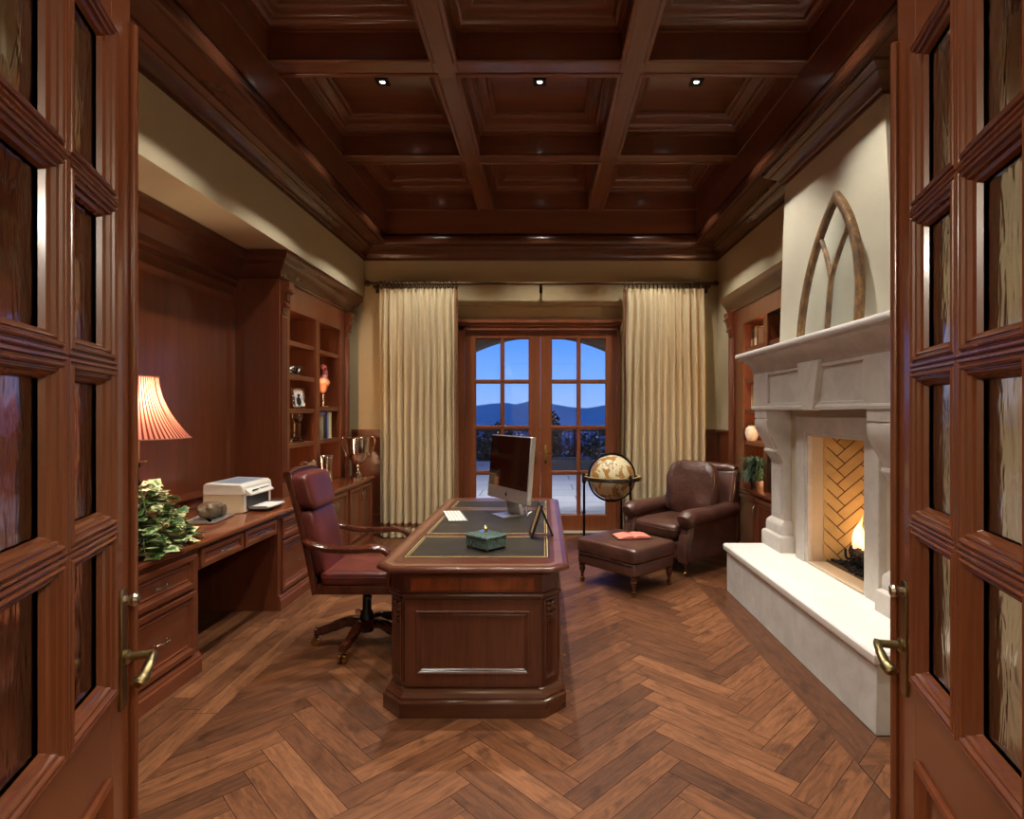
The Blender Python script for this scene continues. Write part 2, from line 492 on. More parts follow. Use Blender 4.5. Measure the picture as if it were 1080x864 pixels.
fa.box(TX0-.1, TX0, TY0-.1, TY1+.1, ZL, ZP+.005); fa.box(TX1, TX1+.1, TY0-.1, TY1+.1, ZL, ZP+.005)
fa.box(TX0, TX1, TY1, TY1+.1, ZL, ZP+.005); fa.box(TX0, TX1, TY0-.1, TY0, ZL, ZP+.005)
structure(fa.obj('trim_4', cx, smooth=False), 'dark upright mahogany fascia around the raised ceiling', 'fascia')
bd = M()
bd.box(XL-.02, TX0, YF, YB, 3.6, 3.69); bd.box(TX1, XR+.02, YF, YB, 3.6, 3.69)
bd.box(TX0, TX1, TY1, YB, 3.6, 3.69); bd.box(TX0, TX1, YF, TY0, 3.6, 3.69)
bd.rect((TX0,TY0,3.6), (1,0,0), (0,1,0), (0,0,-1), TX1-TX0, TY1-TY0, [(-.05,0),(-.05,.006),(-.035,.012),(-.03,.022),(-.012,.03),(.006,.03),(.014,.02),(.014,-.06),(.0,-.075)], cap=False)
structure(bd.obj('trim_5', crown_wood, ang=50), 'flat mahogany ceiling border band with a lip', 'moulding')
per = [(XL,YF),(XR,YF),(XR,3.33),(2.04,3.33),(2.04,4.67),(XR,4.67),(XR,YB),(XL,YB)]
cr = M()
cr.stack(per, [(-o, z) for o, z in ((0,3.46),(.014,3.46),(.018,3.482),(.032,3.488),(.04,3.505),(.055,3.525),(.08,3.545),(.098,3.553),(.1,3.562),(.112,3.566),(.125,3.576),(.14,3.582),(.146,3.6))], cap=False)
structure(cr.obj('trim_6', crown_wood, ang=25), 'dark mahogany crown moulding along the tops of the walls', 'moulding')

# ---- walls
w = M(); w.box(XL-.02, XL, YF, YB, 3.0, ZP); w.box(XN-.1, XL-.02, YF, YB, 3.0, 3.1); w.box(XN-.1, XN, YF, YB, 0, 3.0)
structure(w.obj('wall_left', plaster, smooth=False), 'cream plaster soffit above the built-in desk', 'wall')
w = M(); y1 = 7.3
w.box(XN-.1, -1.2, YB, y1, 0, ZP); w.box(1.15, XR+.3, YB, y1, 0, ZP); w.box(-1.2, 1.15, YB, y1, 2.90, ZP)
w.box(-1.2, -1.09, 7.15, y1, 0, 2.9); w.box(.99, 1.15, 7.15, y1, 0, 2.9); w.box(-1.09, .99, 7.15, y1, 2.745, 2.9)
structure(w.obj('wall_far', plaster_far, smooth=False), 'tan plaster far wall with a square recess around the doors', 'wall')
w = M()
w.box(XR, XR+.1, YF, 3.3, 0, ZP); w.box(XR, XR+.1, 3.3, 4.4, 1.6, ZP); w.box(XR, XR+.1, 4.4, 4.878, 0, ZP)
w.box(XR, XR+.1, 4.878, 6.422, 2.875, ZP); w.box(XR, XR+.1, 6.422, YB, 0, ZP)
structure(w.obj('wall_right', plaster, smooth=False), 'cream plaster right wall beyond the chimney breast', 'wall')
w = M()
def hexa(m, b, tp): # bottom and top quads
    m.add(b + tp, [(3,2,1,0),(4,5,6,7),(0,1,5,4),(1,2,6,5),(2,3,7,6),(3,0,4,7)])
hexa(w, [(2.04,3.2,2.0),(2.2,3.2,2.0),(2.2,4.8,2.0),(2.04,4.8,2.0)], [(2.04,3.33,3.6),(2.2,3.33,3.6),(2.2,4.67,3.6),(2.04,4.67,3.6)])
structure(w.obj('wall_chimney', plaster_b, smooth=False), 'off-white plaster chimney breast above the mantel', 'wall')
w = M()
w.box(2.04, 2.2, 2.95, 3.47, .41, 2.0); w.box(2.04, 2.2, 4.21, 4.75, .41, 2.0); w.box(2.04, 2.2, 3.47, 4.21, 1.37, 2.0)
structure(w.obj('wall_fireplace', stone_tan, smooth=False), 'tan limestone wall behind the mantel legs', 'wall')
w = M()
w.box(XN-.1, -.84, .56, YF, 0, ZP); w.box(.80, XR+.1, .56, YF, 0, ZP); w.box(-.84, .80, .56, YF, 2.76, ZP)
w.box(-2.9, -2.8, -3.0, .56, 0, 3.1); w.box(2.8, 2.9, -3.0, .56, 0, 3.1); w.box(-2.9, 2.9, -3.1, -3.0, 0, 3.1); w.box(-2.9, 2.9, -3.0, .56, 3.0, 3.1)
structure(w.obj('wall_front', hall_paint, smooth=False), 'cream wall with the wide doorway that frames the room', 'wall')
w = M(); w.box(-.84, -.80, .55, .735, 0, 2.76); w.box(.76, .80, .55, .735, 0, 2.76); w.box(-.80, .76, .55, .735, 2.72, 2.76)
structure(w.obj('trim_7', dz, bevel=.003), 'mahogany jamb lining of the wide doorway', 'door frame')

# niche wall panelling on the left
w = M(); w.box(XN, XN+.012, YF, 5.03, .78, 2.8)
w.rect((XN+.012, .8, .80), (0,1,0), (0,0,1), (1,0,0), 4.2, 1.86, [(.06,-.002),(.06,.012),(.068,.02),(.082,.02),(.092,.012),(.10,.008),(.115,.002),(.13,-.004)], cap=False)
structure(w.obj('trim_8', wz, ang=40), 'tall mahogany wall panel behind the built-in desk', 'panelling')
w = M(); w.stack([(XN+.012,5.04),(XN+.012,YF)][::-1], [(o, z) for o, z in ((0,2.68),(.012,2.68),(.012,2.72),(.03,2.735),(.035,2.78),(.06,2.82),(.10,2.86),(.12,2.88),(.125,2.91),(.15,2.93),(.16,2.96),(.16,2.995),(0,2.995))][::1], closed=False)
structure(w.obj('trim_9', crown_wood, ang=25), 'mahogany crown moulding over the niche panel', 'moulding')
# wainscot at the far wall
w = M()
for x0, x1 in ((-2.41,-1.2), (1.15,2.2)):
    w.box(x0, x1, YB-.02, YB, 0, 1.30); w.box(x0, x1, YB-.04, YB, 1.30, 1.335); w.box(x0, x1, YB-.035, YB, 0, .16)
    w.rect((x0+.1, YB-.02, .24), (1,0,0), (0,0,1), (0,-1,0), x1-x0-.2, 1.0, [(0,0),(0,.008),(.012,.012),(.025,.006),(.035,0)], cap=False)
w.box(XR-.02, XR, 6.44, YB-.04, 0, 1.30); w.box(XR-.04, XR, 6.44, YB-.04, 1.30, 1.335)
structure(w.obj('trim_10', wz, bevel=.002), 'dark mahogany wainscot along the far wall', 'wainscot')

# ---- foreground doors, both swung open into the room
def entry_door(name, hinge, edge, label, mirror):
    """local frame: x from hinge to free edge, y = thickness (0 = face seen), z up"""
    hx, hy = hinge; ex, ey = edge
    L = sqrt((ex-hx)**2 + (ey-hy)**2); ux, uy = (ex-hx)/L, (ey-hy)/L
    nx, ny = (uy, -ux) if not mirror else (-uy, ux)     # towards the middle of the doorway
    mat = Matrix(((ux, nx, 0, hx), (uy, ny, 0, hy), (0, 0, 1, 0), (0,0,0,1)))
    T = -.05; ZT = 2.70
    d = M()
    st = .128
    zr = [.90, 1.283, 1.667, 2.05, 2.45]
    x0, x1 = st, L-st; xm = (x0+x1)/2; mw = .026
    d.box(0, st, T, 0, .012, ZT); d.box(L-st, L, T, 0, .012, ZT)
    d.box(st, L-st, T, 0, zr[-1], ZT); d.box(st, L-st, T, 0, .70, zr[0]-.0); d.box(st, L-st, T, 0, .012, .25)
    d.box(xm-mw/2, xm+mw/2, T, -.0, zr[0], zr[-1])
    for z in zr[1:-1]: d.box(x0, x1, T, -.0, z-mw/2, z+mw/2)
    # glazing mouldings round each pane, both faces
    prof = [(-.013,0),(-.0125,.007),(-.009,.0115),(-.004,.0115),(-.0015,.006),(.0005,.0055),(.0025,.011),(.0065,.0135),(.0105,.011),(.0125,.004),(.0145,.0035),(.018,.007),(.0215,.004),(.0235,-.004),(.030,-.008),(.034,-.018)]
    panes = []
    for i in range(4):
        za = zr[i] + (0 if i == 0 else mw/2); zb = zr[i+1] - (0 if i == 3 else mw/2)
        for xa, xb in ((x0, xm-mw/2), (xm+mw/2, x1)):
            d.rect((xa, 0, za), (1,0,0), (0,0,1), (0,1,0), xb-xa, zb-za, prof, cap=False)
            d.rect((xa, T, za), (1,0,0), (0,0,1), (0,-1,0), xb-xa, zb-za, prof, cap=False)
            panes.append((xa, xb, za, zb))
    # raised panel at the foot of the door
    pp = [(-.012,0),(-.01,.010),(0,.014),(.012,.006),(.02,-.008),(.034,-.012),(.075,-.002)]
    d.box(x0, x1, T+.012, -.012, .25, .70)
    d.rect((x0+.03, 0, .25), (1,0,0), (0,0,1), (0,1,0), x1-x0-.06, .45, pp)
    d.box(x0, x0+.03, T, 0, .25, .70); d.box(x1-.03, x1, T, 0, .25, .70)
    # rounded astragal on the free edge
    d.tube([(L+.002, .006, .012), (L+.002, .006, 2.55)], .011, 12)
    d.xf(mat); do = d.obj(name, dz, ang=30, bevel=.002)
    structure(do, label, 'door')
    for xa, xb, za, zb in panes:
        g = M(); g.box(xa-.0, xb+.0, T/2-.003, T/2+.003, za, zb)
        g.xf(mat); g.obj('glass_pane', ripple, do, smooth=False)
    # handle set
    hz = .955; xc = L-.062
    pl = M(); pl.prism([(xc+sx*.021, hz+.245-.02+.02*abs(sz)) if 0 else (xc+sx*.021, hz+dzv) for sx, dzv in ((-1,-.115),(-.5,-.128),(.5,-.128),(1,-.115),(1,.155),(.5,.168),(-.5,.168),(-1,.155))], lambda u, v, tt: (u, tt, v), -.001, .007)
    pl.xf(mat); pl.obj('handle_plate', brass, do, bevel=.002)
    kn = M(); kn.lathe([(.0,.006),(.012,.006),(.011,.016),(.015,.02),(.017,.028),(.013,.036),(0,.038)], (0,0,0), 16, 'y'); kn.v = [(x+xc, y, z+hz+.14) for x, y, z in kn.v]
    kn.xf(mat); kn.obj('thumb_turn', nickel, do)
    lv = M()
    lv.lathe([(.0,.006),(.018,.006),(.018,.014),(.011,.02),(.0095,.062),(.0115,.07),(0,.072)], (0,0,0), 16, 'y'); lv.v = [(x+xc, y, z+hz) for x, y, z in lv.v]
    lv.tube(spline([(xc+.004,.064,hz+.002),(xc-.02,.07,hz+.004),(xc-.052,.072,hz-.004),(xc-.085,.068,hz-.020),(xc-.112,.062,hz-.026)], 6),
            [.010]*6+[.0105]*6+[.012]*6+[.016]*6+[.010], 12, sq=(1,.75))
    lv.xf(mat); lv.obj('lever_handle', brass, do)
    return do
entry_door('door_1', (-.787,.705), (-1.058,1.42), 'left open mahogany door with eight rippled glass panes', False)
entry_door('door_2', (.742,.755), (.952,1.49), 'right open mahogany door with eight rippled glass panes', True)

# ---- french doors to the terrace
fr = M()
fr.box(-1.09, -1.015, 7.12, 7.22, 0, 2.66); fr.box(.945, .99, 7.12, 7.22, 0, 2.66); fr.box(-1.09, .99, 7.12, 7.22, 2.60, 2.66)
fr.box(-1.10, 1.0, 7.10, 7.16, 2.655, 2.69); fr.box(-1.11, 1.01, 7.08, 7.16, 2.69, 2.715); fr.box(-1.10, 1.0, 7.10, 7.16, 2.715, 2.745)
fo = structure(fr.obj('trim_11', fdz, bevel=.004), 'mahogany frame and head moulding of the terrace doors', 'door frame')
th = M(); th.box(-1.09, .99, 7.05, 7.24, 0, .02)
structure(th.obj('trim_12', plain('sill_stone', srgb(170,158,140), .5), bevel=.004), 'pale threshold under the terrace doors', 'threshold')
def french(name, xa, xb, ga, gb, hside, label):
    d = M(); y0, y1 = 7.165, 7.21
    zb, zt = .216, 2.506
    d.box(xa, ga, y0, y1, .022, 2.595); d.box(gb, xb, y0, y1, .022, 2.595)
    d.box(ga, gb, y0, y1, .022, zb); d.box(ga, gb, y0, y1, zt, 2.595)
    xm = (ga+gb)/2; zs = [zb, .766, 1.352, 1.946, zt]; mw = .028
    d.box(xm-mw/2, xm+mw/2, y0+.004, y1-.004, zb, zt)
    for z in zs[1:-1]: d.box(ga, gb, y0+.004, y1-.004, z-mw/2, z+mw/2)
    pr = [(0,0),(.006,-.002),(.012,-.01),(.014,-.018)]
    for i in range(4):
        for p, q in ((ga, xm-mw/2), (xm+mw/2, gb)):
            za = zs[i] + (0 if i == 0 else mw/2); zc = zs[i+1] - (0 if i == 3 else mw/2)
            d.rect((p, y0+.003, za), (1,0,0), (0,0,1), (0,-1,0), q-p, zc-za, pr, cap=False)
    o = d.obj(name, fdz, bevel=.002); structure(o, label, 'door')
    for i in range(4):
        for p, q in ((ga, xm-mw/2), (xm+mw/2, gb)):
            za = zs[i] + (0 if i == 0 else mw/2); zc = zs[i+1] - (0 if i == 3 else mw/2)
            g = M(); g.box(p, q, 7.186, 7.190, za, zc); g.obj('glass_pane', pane_m, o, smooth=False)
    xh = hside; zh = 1.02
    h = M(); h.prism([(xh-.016,zh-.12),(xh,zh-.135),(xh+.016,zh-.12),(xh+.016,zh+.1),(xh,zh+.13),(xh-.016,zh+.1)], lambda u, v, tt: (u, tt, v), y0-.006, y0+.001)
    h.obj('handle_plate', bright_brass, o, bevel=.001)
    s = 1 if hside > -.037 else -1
    h = M(); h.lathe([(0,0),(.012,0),(.01,.04),(.012,.05),(0,.052)], (0,0,0), 12, 'y'); h.v = [(x+xh, y0-.004-y, z+zh) for x, y, z in h.v]
    h.tube(spline([(xh,y0-.05,zh),(xh+s*.03,y0-.056,zh+.004),(xh+s*.07,y0-.056,zh-.012),(xh+s*.1,y0-.05,zh-.01)], 5), .009, 10)
    h.obj('lever_handle', bright_brass, o)
french('door_3', -1.012, -.038, -.882, -.177, -.105, 'left glazed terrace door behind the computer')
french('door_4', -.036, .942, .10, .815, .03, 'right glazed terrace door behind the globe')

# ---- terrace outside
patio = stone_mat('terrace_paving', srgb(176,178,182), .7, .06, .02)
pt = NT('terrace_paving_slabs'); pb = pt.bsdf(Roughness=.75)
br = pt.n('ShaderNodeTexBrick'); br.offset = .5
for k, v in (('Scale', 1.0), ('Mortar Size', .012), ('Brick Width', 1.2), ('Row Height', .8)): br.inputs[k].default_value = v
br.inputs['Color1'].default_value = srgb(196,194,190); br.inputs['Color2'].default_value = srgb(180,180,178); br.inputs['Mortar'].default_value = srgb(120,116,112)
pt.l(pt.coord(), br.inputs['Vector']); pt.l(br.outputs[0], pb.inputs['Base Color'])
w = M(); w.box(-12, 12, 7.3, 17.6, -.12, -.02)
structure(w.obj('floor_terrace', pt.m, smooth=False), 'pale paved terrace outside the glazed doors', 'terrace')
arch_m = plain('loggia_stucco', srgb(108,90,70), .9)
w = M(); pts = [(-3.2,-.02),(-1.45,-.02),(-1.45,2.30)]
cxa, R = -.04, 2.55; zc = 2.80 - R
a0 = math.acos((1.41)/R)
z_sp = zc + R*sin(a0)
for k in range(25):
    a = pi - a0 - (pi-2*a0)*k/24; pts.append((cxa + R*cos(a), zc + R*sin(a)))
pts += [(1.37,2.30),(1.37,-.02),(3.2,-.02),(3.2,3.4),(-3.2,3.4)]
pts[2] = (-1.45, z_sp-.01); pts[-5] = (1.37, z_sp-.01)
# build as quad strip to stay clean
wa = M(); arc = pts[3:28]
for ya, yb in ((9.0, 9.35),):
    for i in range(24):
        (xa, za), (xb, zb) = arc[i], arc[i+1]
        hexa(wa, [(xa,ya,za),(xb,ya,zb),(xb,yb,zb),(xa,yb,za)], [(xa,ya,3.4),(xb,ya,3.4),(xb,yb,3.4),(xa,yb,3.4)])
    wa.box(-3.2, -1.45, ya, yb, -.02, 3.4); wa.box(1.37, 3.2, ya, yb, -.02, 3.4)
wa.box(-3.2, 3.2, 7.3, 9.35, 3.4, 3.5)
structure(wa.obj('wall_loggia', arch_m, smooth=False), 'brown stucco arch of the porch outside the doors', 'arch')
rl = thing('terrace_railing', 'dark metal railing along the far edge of the terrace', 'railing', (0,17.4,-.02))
r = M(); r.box(-7, 7, 17.38, 17.42, .93, .98); r.box(-7, 7, 17.385, 17.415, .06, .10); r.obj('rail', iron, rl, world=True, smooth=False)
r = M()
for k in range(117): x = -7 + .12*k; r.box(x-.009, x+.009, 17.391, 17.409, .08, .95)
o = r.obj('balusters', iron, rl, world=True, smooth=False); o['kind'] = 'stuff'
for k in range(8):
    r = M(); x = -6.9 + 1.97*k; r.box(x-.03, x+.03, 17.37, 17.43, -.02, 1.02); r.obj('post', iron, rl, world=True, smooth=False)
spm = stone_mat('spa_stone', srgb(52,56,62), .6)
sp = thing('spa_tub', 'low dark stone spa set into the terrace outside the right door', 'spa', (.65,15.0,-.02))
w = M(); w.rect((.15,14.5,-.02), (1,0,0), (0,1,0), (0,0,1), 1.15, 1.1, [(0,0),(0,.3),(.16,.3),(.16,.2)], cap=False, back=True); w.obj('basin_wall', spm, sp, world=True, smooth=False)
wt = NT('spa_water'); wb = wt.bsdf(Roughness=.05); wb.inputs['Base Color'].default_value = srgb(20,34,60)
w = M(); w.box(.31, 1.14, 14.66, 15.44, .1, .22); w.obj('water', wt.m, sp, world=True, smooth=False)
hedge_m = plain('dusk_shrub_green', srgb(34,48,36), .9, var=.5, scale=6)
def shrub(c, rx, ry, rz, n, label, kind='shrub', seed=0, size=.12):
    rnd = random.Random(seed); m = M()
    for _ in range(n):
        th, ph = rnd.random()*2*pi, math.acos(1-2*rnd.random()); rr = rnd.random()**.35
        p = Vector((c[0]+rx*rr*sin(ph)*cos(th), c[1]+ry*rr*sin(ph)*sin(th), c[2]+rz*rr*cos(ph)))
        a = rnd.random()*2*pi; b = rnd.uniform(-1, 1); s = size*rnd.uniform(.6, 1.3)
        u = Vector((cos(a)*cos(b), sin(a)*cos(b), sin(b)))*s; v = u.orthogonal().normalized()*s*.5
        m.add([p-u, p+v, p+u, p-v], [(0,1,2,3)])
    return tag(m.obj(kind, hedge_m, smooth=False, recalc=False), label, kind)
shrub((-3.3,19.3,.0), 3.2, 1.0, 1.12, 2600, 'dark rounded shrub beyond the railing behind the left terrace door', seed=1)
shrub((3.55,19.6,.0), 3.4, 1.0, 1.0, 2600, 'dark rounded shrub beyond the railing behind the right terrace door', seed=2)
shrub((.42,26,-.45), .5, .4, 2.2, 1100, 'small dark tree standing up against the city beside the door stile', 'tree', seed=3)
shrub((-2.3,30,-1.0), 1.2, .5, 2.1, 1400, 'low dark tree top in front of the city lights at left', 'tree', seed=4)
hill_m = plain('dark_hillside', srgb(36,46,50), 1, var=.4, scale=.6)
w = M(); w.grid(lambda u, v: (-60+120*u, 18+60*v, -.5-10*v**.8 + .5*noise.noise((u*14, v*9, 0))), 50, 24)
structure(w.obj('hillside', hill_m), 'dark hillside falling away below the terrace', 'hillside')
plain_m = plain('dusk_valley', srgb(90,130,160), 1, var=.35, scale=.02)
w = M(); w.grid(lambda u, v: (-900+1800*u, 75+1500*v, -14-14*v), 8, 8)
structure(w.obj('valley', plain_m), 'blue city plain in the dusk below the hills', 'plain')
mt_m = plain('hazy_blue_mountain', srgb(225,248,236), 1, var=.08, scale=.01)  # pale albedo carries the distance haze in the colour
def ridge(name, y, fn, label, mm):
    w = M(); n = 140
    vs = []; fs = []
    for i in range(n):
        x = -900 + 1800*i/(n-1); zt = fn(x)
        for j in range(6):
            f = j/5; vs.append((x, y + (1-f)*-160 + 20*noise.noise((x*.02, j, y)), -26 + (zt+26)*f**1.3))
    for i in range(n-1):
        for j in range(5): a = i*6+j; fs.append((a, a+6, a+7, a+1))
    w.add(vs, fs); structure(w.obj(name, mm), label, 'mountains')
pk = [(-160,9),(-110,10),(-70,14.5),(-40,12),(-25,17),(-12,19.5),(0,15),(20,12),(42,8),(66,5),(78,6),(92,10),(104,11),(125,8),(170,8)]
def ridge1(x):
    if x <= pk[0][0]: h = pk[0][1]
    elif x >= pk[-1][0]: h = pk[-1][1]
    else:
        for (xa, ha), (xb, hb) in zip(pk, pk[1:]):
            if xa <= x <= xb: h = ha + (hb-ha)*(x-xa)/(xb-xa); break
    return 1.56 + (h-.5) + 1.3*noise.noise((x*.06, 3, 0)) + .7*noise.noise((x*.17, 1, 0))
ridge('mountains', 900, ridge1, 'blue mountain ridge on the horizon beyond the doors', mt_m)
cl = M(); rnd = random.Random(5)
for _ in range(260):
    y = rnd.uniform(120, 620); x = rnd.uniform(-.17, .17)*y; s = y*.0006*rnd.uniform(.4, 1.2)
    z = -14 - 14*(y-75)/1500 + rnd.uniform(1, 5) 
    cl.add([(x-s,y,z),(x,y-s,z),(x+s,y,z),(x,y+s,z),(x,y,z+s),(x,y,z-s)], [(0,1,4),(1,2,4),(2,3,4),(3,0,4),(1,0,5),(2,1,5),(3,2,5),(0,3,5)])
tag(cl.obj('city_lights', emit('city_lamp', (1,.86,.66,1), 2.2), smooth=False), 'tiny lights of the city scattered below the mountains', 'city lights', kind='stuff')
# ================================================================== LEFT BUILT-INS
drawer_prof = [(0,0),(.0,.016),(.004,.02),(.03,.02),(.036,.012),(.05,.006),(.058,.010),(.066,.004),(.07,.004)]
def pull(parent, x, y, z, s=.05, vertical=False):
    """nickel bow pull on a front that faces +X"""
    m = M()
    if vertical: p = [(x,y,z-s),(x+.02,y,z-s*.8),(x+.027,y,z),(x+.02,y,z+s*.8),(x,y,z+s)]
    else: p = [(x,y-s,z),(x+.02,y-s*.85,z),(x+.027,y,z-.004),(x+.02,y+s*.85,z),(x,y+s,z)]
    m.tube(spline(p, 5), .0055, 8)
    for q in (p[0], p[-1]): m.lathe([(0,-.001),(.009,-.001),(.008,.004),(0,.006)], q, 10, 'x')
    return m.obj('pull_handle', nickel, parent, world=True)
def front(parent, name, x, y0, y1, z0, z1, mat, handle=None):
    m = M(); m.rect((x, y0, z0), (0,1,0), (0,0,1), (1,0,0), y1-y0, z1-z0, drawer_prof, back=True)
    o = m.obj(name, mat, parent, world=True, ang=30)
    if handle == 'h': pull(o, x+.02, (y0+y1)/2, (z0+z1)/2 + .0)
    return o
XF = -2.075                                        # cabinet faces
def cab_body(t, y0, y1, base=True):
    m = M(); m.box(XN+.02, XF-.001, y0+.001, y1-.001, .0 if base else .60, .735)
    if base: m.stack([(XN+.02,y0+.0015),(XF-.001,y0+.0015),(XF-.001,y1-.0015),(XN+.02,y1-.0015)], [(0,.0),(0,.0)], cap=False)
    return m.obj('body', wz, t, world=True, smooth=False)
def plinth(t, y0, y1):
    m = M(); p = [(0,0),(.025,0),(.025,.075),(.018,.085),(.018,.10),(.008,.115),(0,.12)]
    m.prism([(u, v) for u, v in p], lambda u, v, a: (XF-.001+u, a, v+.0), y0+.001, y1-.001)
    return m.obj('plinth', wy, t, world=True, ang=30)
def corner_post(t, y):
    m = M(); m.box(XF-.02, XF+.014, y-.02, y+.02, .12, .735)
    for k in (-1, 0, 1): m.box(XF+.014, XF+.018, y+k*.011-.003, y+k*.011+.003, .16, .70)
    return m.obj('corner_post', wz, t, world=True, bevel=.001)
t = thing('drawer_cabinet', 'two-drawer mahogany base cabinet nearest the camera, left of the kneehole', 'cabinet', (-2.43,2.98,0))
cab_body(t, 2.62, 3.335); plinth(t, 2.62, 3.335)
front(t, 'drawer', XF, 2.67, 3.29, .52, .715, wy, 'h'); front(t, 'drawer', XF, 2.67, 3.29, .135, .50, wy, 'h')
t = thing('drawer_cabinet', 'mahogany base cabinet mostly hidden behind the open left door', 'cabinet', (-2.43,1.9,0))
cab_body(t, 1.2, 2.618); plinth(t, 1.2, 2.618)
front(t, 'drawer', XF, 1.95, 2.58, .52, .715, wy, 'h'); front(t, 'drawer', XF, 1.95, 2.58, .135, .50, wy, 'h')
t = thing('drawer_apron', 'slim mahogany apron with two pencil drawers over the dark kneehole', 'desk apron', (-2.43,3.83,.60))
m = M(); m.box(XN+.02, XF-.012, 3.337, 4.333, .60, .735); m.obj('body', wy, t, world=True, smooth=False)
for a, b in ((3.36,3.83), (3.855,4.31)): front(t, 'drawer', XF-.012, a, b, .61, .727, wy, 'h')
m = M(); m.box(XN+.02, XN+.05, 3.337, 4.333, 0.0, .60); structure(m.obj('trim_13', wz, smooth=False), 'dark back panel inside the desk kneehole', 'panel')
t = thing('drawer_cabinet', 'mahogany drawer cabinet between the kneehole and the bookcase, behind the office chair', 'cabinet', (-2.43,4.7,0))
cab_body(t, 4.335, 5.04); plinth(t, 4.335, 5.04)
front(t, 'drawer', XF, 4.385, 4.99, .55, .715, wy, 'h'); front(t, 'drawer', XF, 4.385, 4.99, .135, .53, wy, 'h')
for a, b, lb in ((5.042, 5.87, 'low two-door mahogany cupboard under the near half of the bookcase'), (5.872, 6.70, 'low two-door mahogany cupboard under the silver trophy')):
    t = thing('cupboard', lb, 'cupboard', (-2.43,(a+b)/2,0))
    cab_body(t, a, b); plinth(t, a, b); c = (a+b)/2
    for p, q, hy in ((a+.04, c-.004, c-.035), (c+.004, b-.04, c+.035)):
        o = front(t, 'door', XF, p, q, .135, .715, wz)
        pull(o, XF+.02, hy, .60, .045, True)
m = M(); m.stack([(XN+.03,.76),(-2.06,.76),(-2.06,6.72),(XN+.03,6.72)], [(-.02,.736),(-.012,.736),(-.012,.742),(.004,.746),(.012,.755),(.012,.77),(.006,.778),(-.002,.78)])
ct = m.obj('worktop', wood('worktop_wood', srgb(86,42,24), srgb(142,80,50), 'y', rough=.2, coat=.5), ang=30)
tag(ct, 'long mahogany worktop running along the left wall under lamp and printer', 'worktop')

# ---- left bookcase
BX = -2.39
t = thing('bookcase', 'tall mahogany bookcase with two open bays standing on the left worktop', 'bookcase', (-2.59,5.93,.781))
zb = .781
cols = [(5.23, 5.845), (5.935, 6.54)]
m = M()
m.box(XN+.013, BX-.02, 5.02, 5.05, zb, 2.76); m.box(XN+.013, BX-.02, 6.82, 6.85, zb, 2.76)
m.box(XN+.013, XN+.03, 5.05, 6.82, zb, 2.76)
m.box(XN+.03, BX-.02, 5.05, 6.82, 2.74, 2.76)
for y in (5.20, 5.845, 5.905, 6.54): m.box(XN+.03, BX-.02, y, y+.03, zb, 2.74)
m.box(XN+.03, BX-.02, 5.23, 6.54, 2.52, 2.54)
m.obj('carcass', wz, t, world=True, smooth=False)
m = M()
m.box(BX-.02, BX, 5.02, 5.23, zb, 2.76); m.box(BX-.02, BX, 5.845, 5.935, zb, 2.52); m.box(BX-.02, BX, 6.54, 6.85, zb, 2.76); m.box(BX-.02, BX, 5.23, 6.54, 2.52, 2.76)
m.obj('face_frame', wz, t, world=True, bevel=.003)
for y in (5.085, 6.715):
    m = M(); m.box(BX-.005, BX+.022, y-.05, y+.05, zb+.12, 2.44); m.box(BX-.005, BX+.03, y-.06, y+.06, zb, zb+.12)
    for k in (-1, 0, 1): m.tube([(BX+.022,y+k*.028,zb+.14),(BX+.022,y+k*.028,2.42)], .011, 8)
    q = m.obj('pilaster', wz, t, world=True, bevel=.002)
    m = M()
    m.prism([(0,2.44),(.03,2.45),(.035,2.50),(.045,2.56),(.06,2.62),(.085,2.68),(.09,2.74),(0,2.75)], lambda u, v, a: (BX-.004+u, a, v), y-.045, y+.045)
    for z in (2.53, 2.66): m.lathe([(0,-.052),(.02,-.052),(.024,-.045),(.024,.045),(.02,.052),(0,.052)], (BX+.03+.03*(z-2.5)/.13, y, z), 12, 'y')
    for k in (-1,0,1): m.blob((BX+.052, y+k*.022, 2.585), .012, .012, .03, 1, 1, 10, 8)
    m.obj('carved_corbel', wz, q, world=True)
m = M(); ol = [(XN+.014,5.02),(BX,5.02),(BX,6.85),(XN+.014,6.85)]
m.stack(ol, [(0,2.76),(.012,2.765),(.012,2.785),(.022,2.79),(.03,2.82),(.055,2.86),(.085,2.88),(.09,2.905),(.115,2.93),(.125,2.955),(.125,2.985),(0,2.99)], closed=False)
m.obj('crown', crown_wood, t, world=True, ang=25)
for (a, b), zs in zip(cols, ([2.24,1.915,1.587,1.25], [2.23,1.61,1.255])):
    for z in zs:
        m = M(); m.box(XN+.031, BX-.04, a+.001, b-.001, z-.03, z-.001)
        m.box(BX-.04, BX-.022, a+.001, b-.001, z-.045, z-.001)
        m.obj('shelf', wy, t, world=True, bevel=.002)

# ---- things on the left bookcase
# black and silver ornament
t = thing('leaf_ornament', 'small black and silver leaf ornament on the second shelf of the left bay', 'ornament', (-2.46,5.50,1.9155))
m = M(); rnd = random.Random(3)
m.blob((0,0,.01), .045, .08, .0098, .6, 1, 20, 8); m.obj('base', black, t)
for k in range(9):
    a = rnd.uniform(0, 2*pi); m = M(); r = rnd.uniform(.02, .05)
    pts = [(0,0,.012)]
    p0 = Vector((0, 0, .012)); d = Vector((cos(a)*.6, sin(a), rnd.uniform(.5, 1.1)))
    c = p0 + d*.055
    m.blob((0,0,0), .012, .03, .042, 1, 1, 12, 8)
    m.xf(Matrix.Translation(c) @ d.to_track_quat('Z', 'Y').to_matrix().to_4x4())
    m.obj('leaf', silver if k % 2 else plain('pewter_leaf', srgb(90,92,92), .25, .9), t)
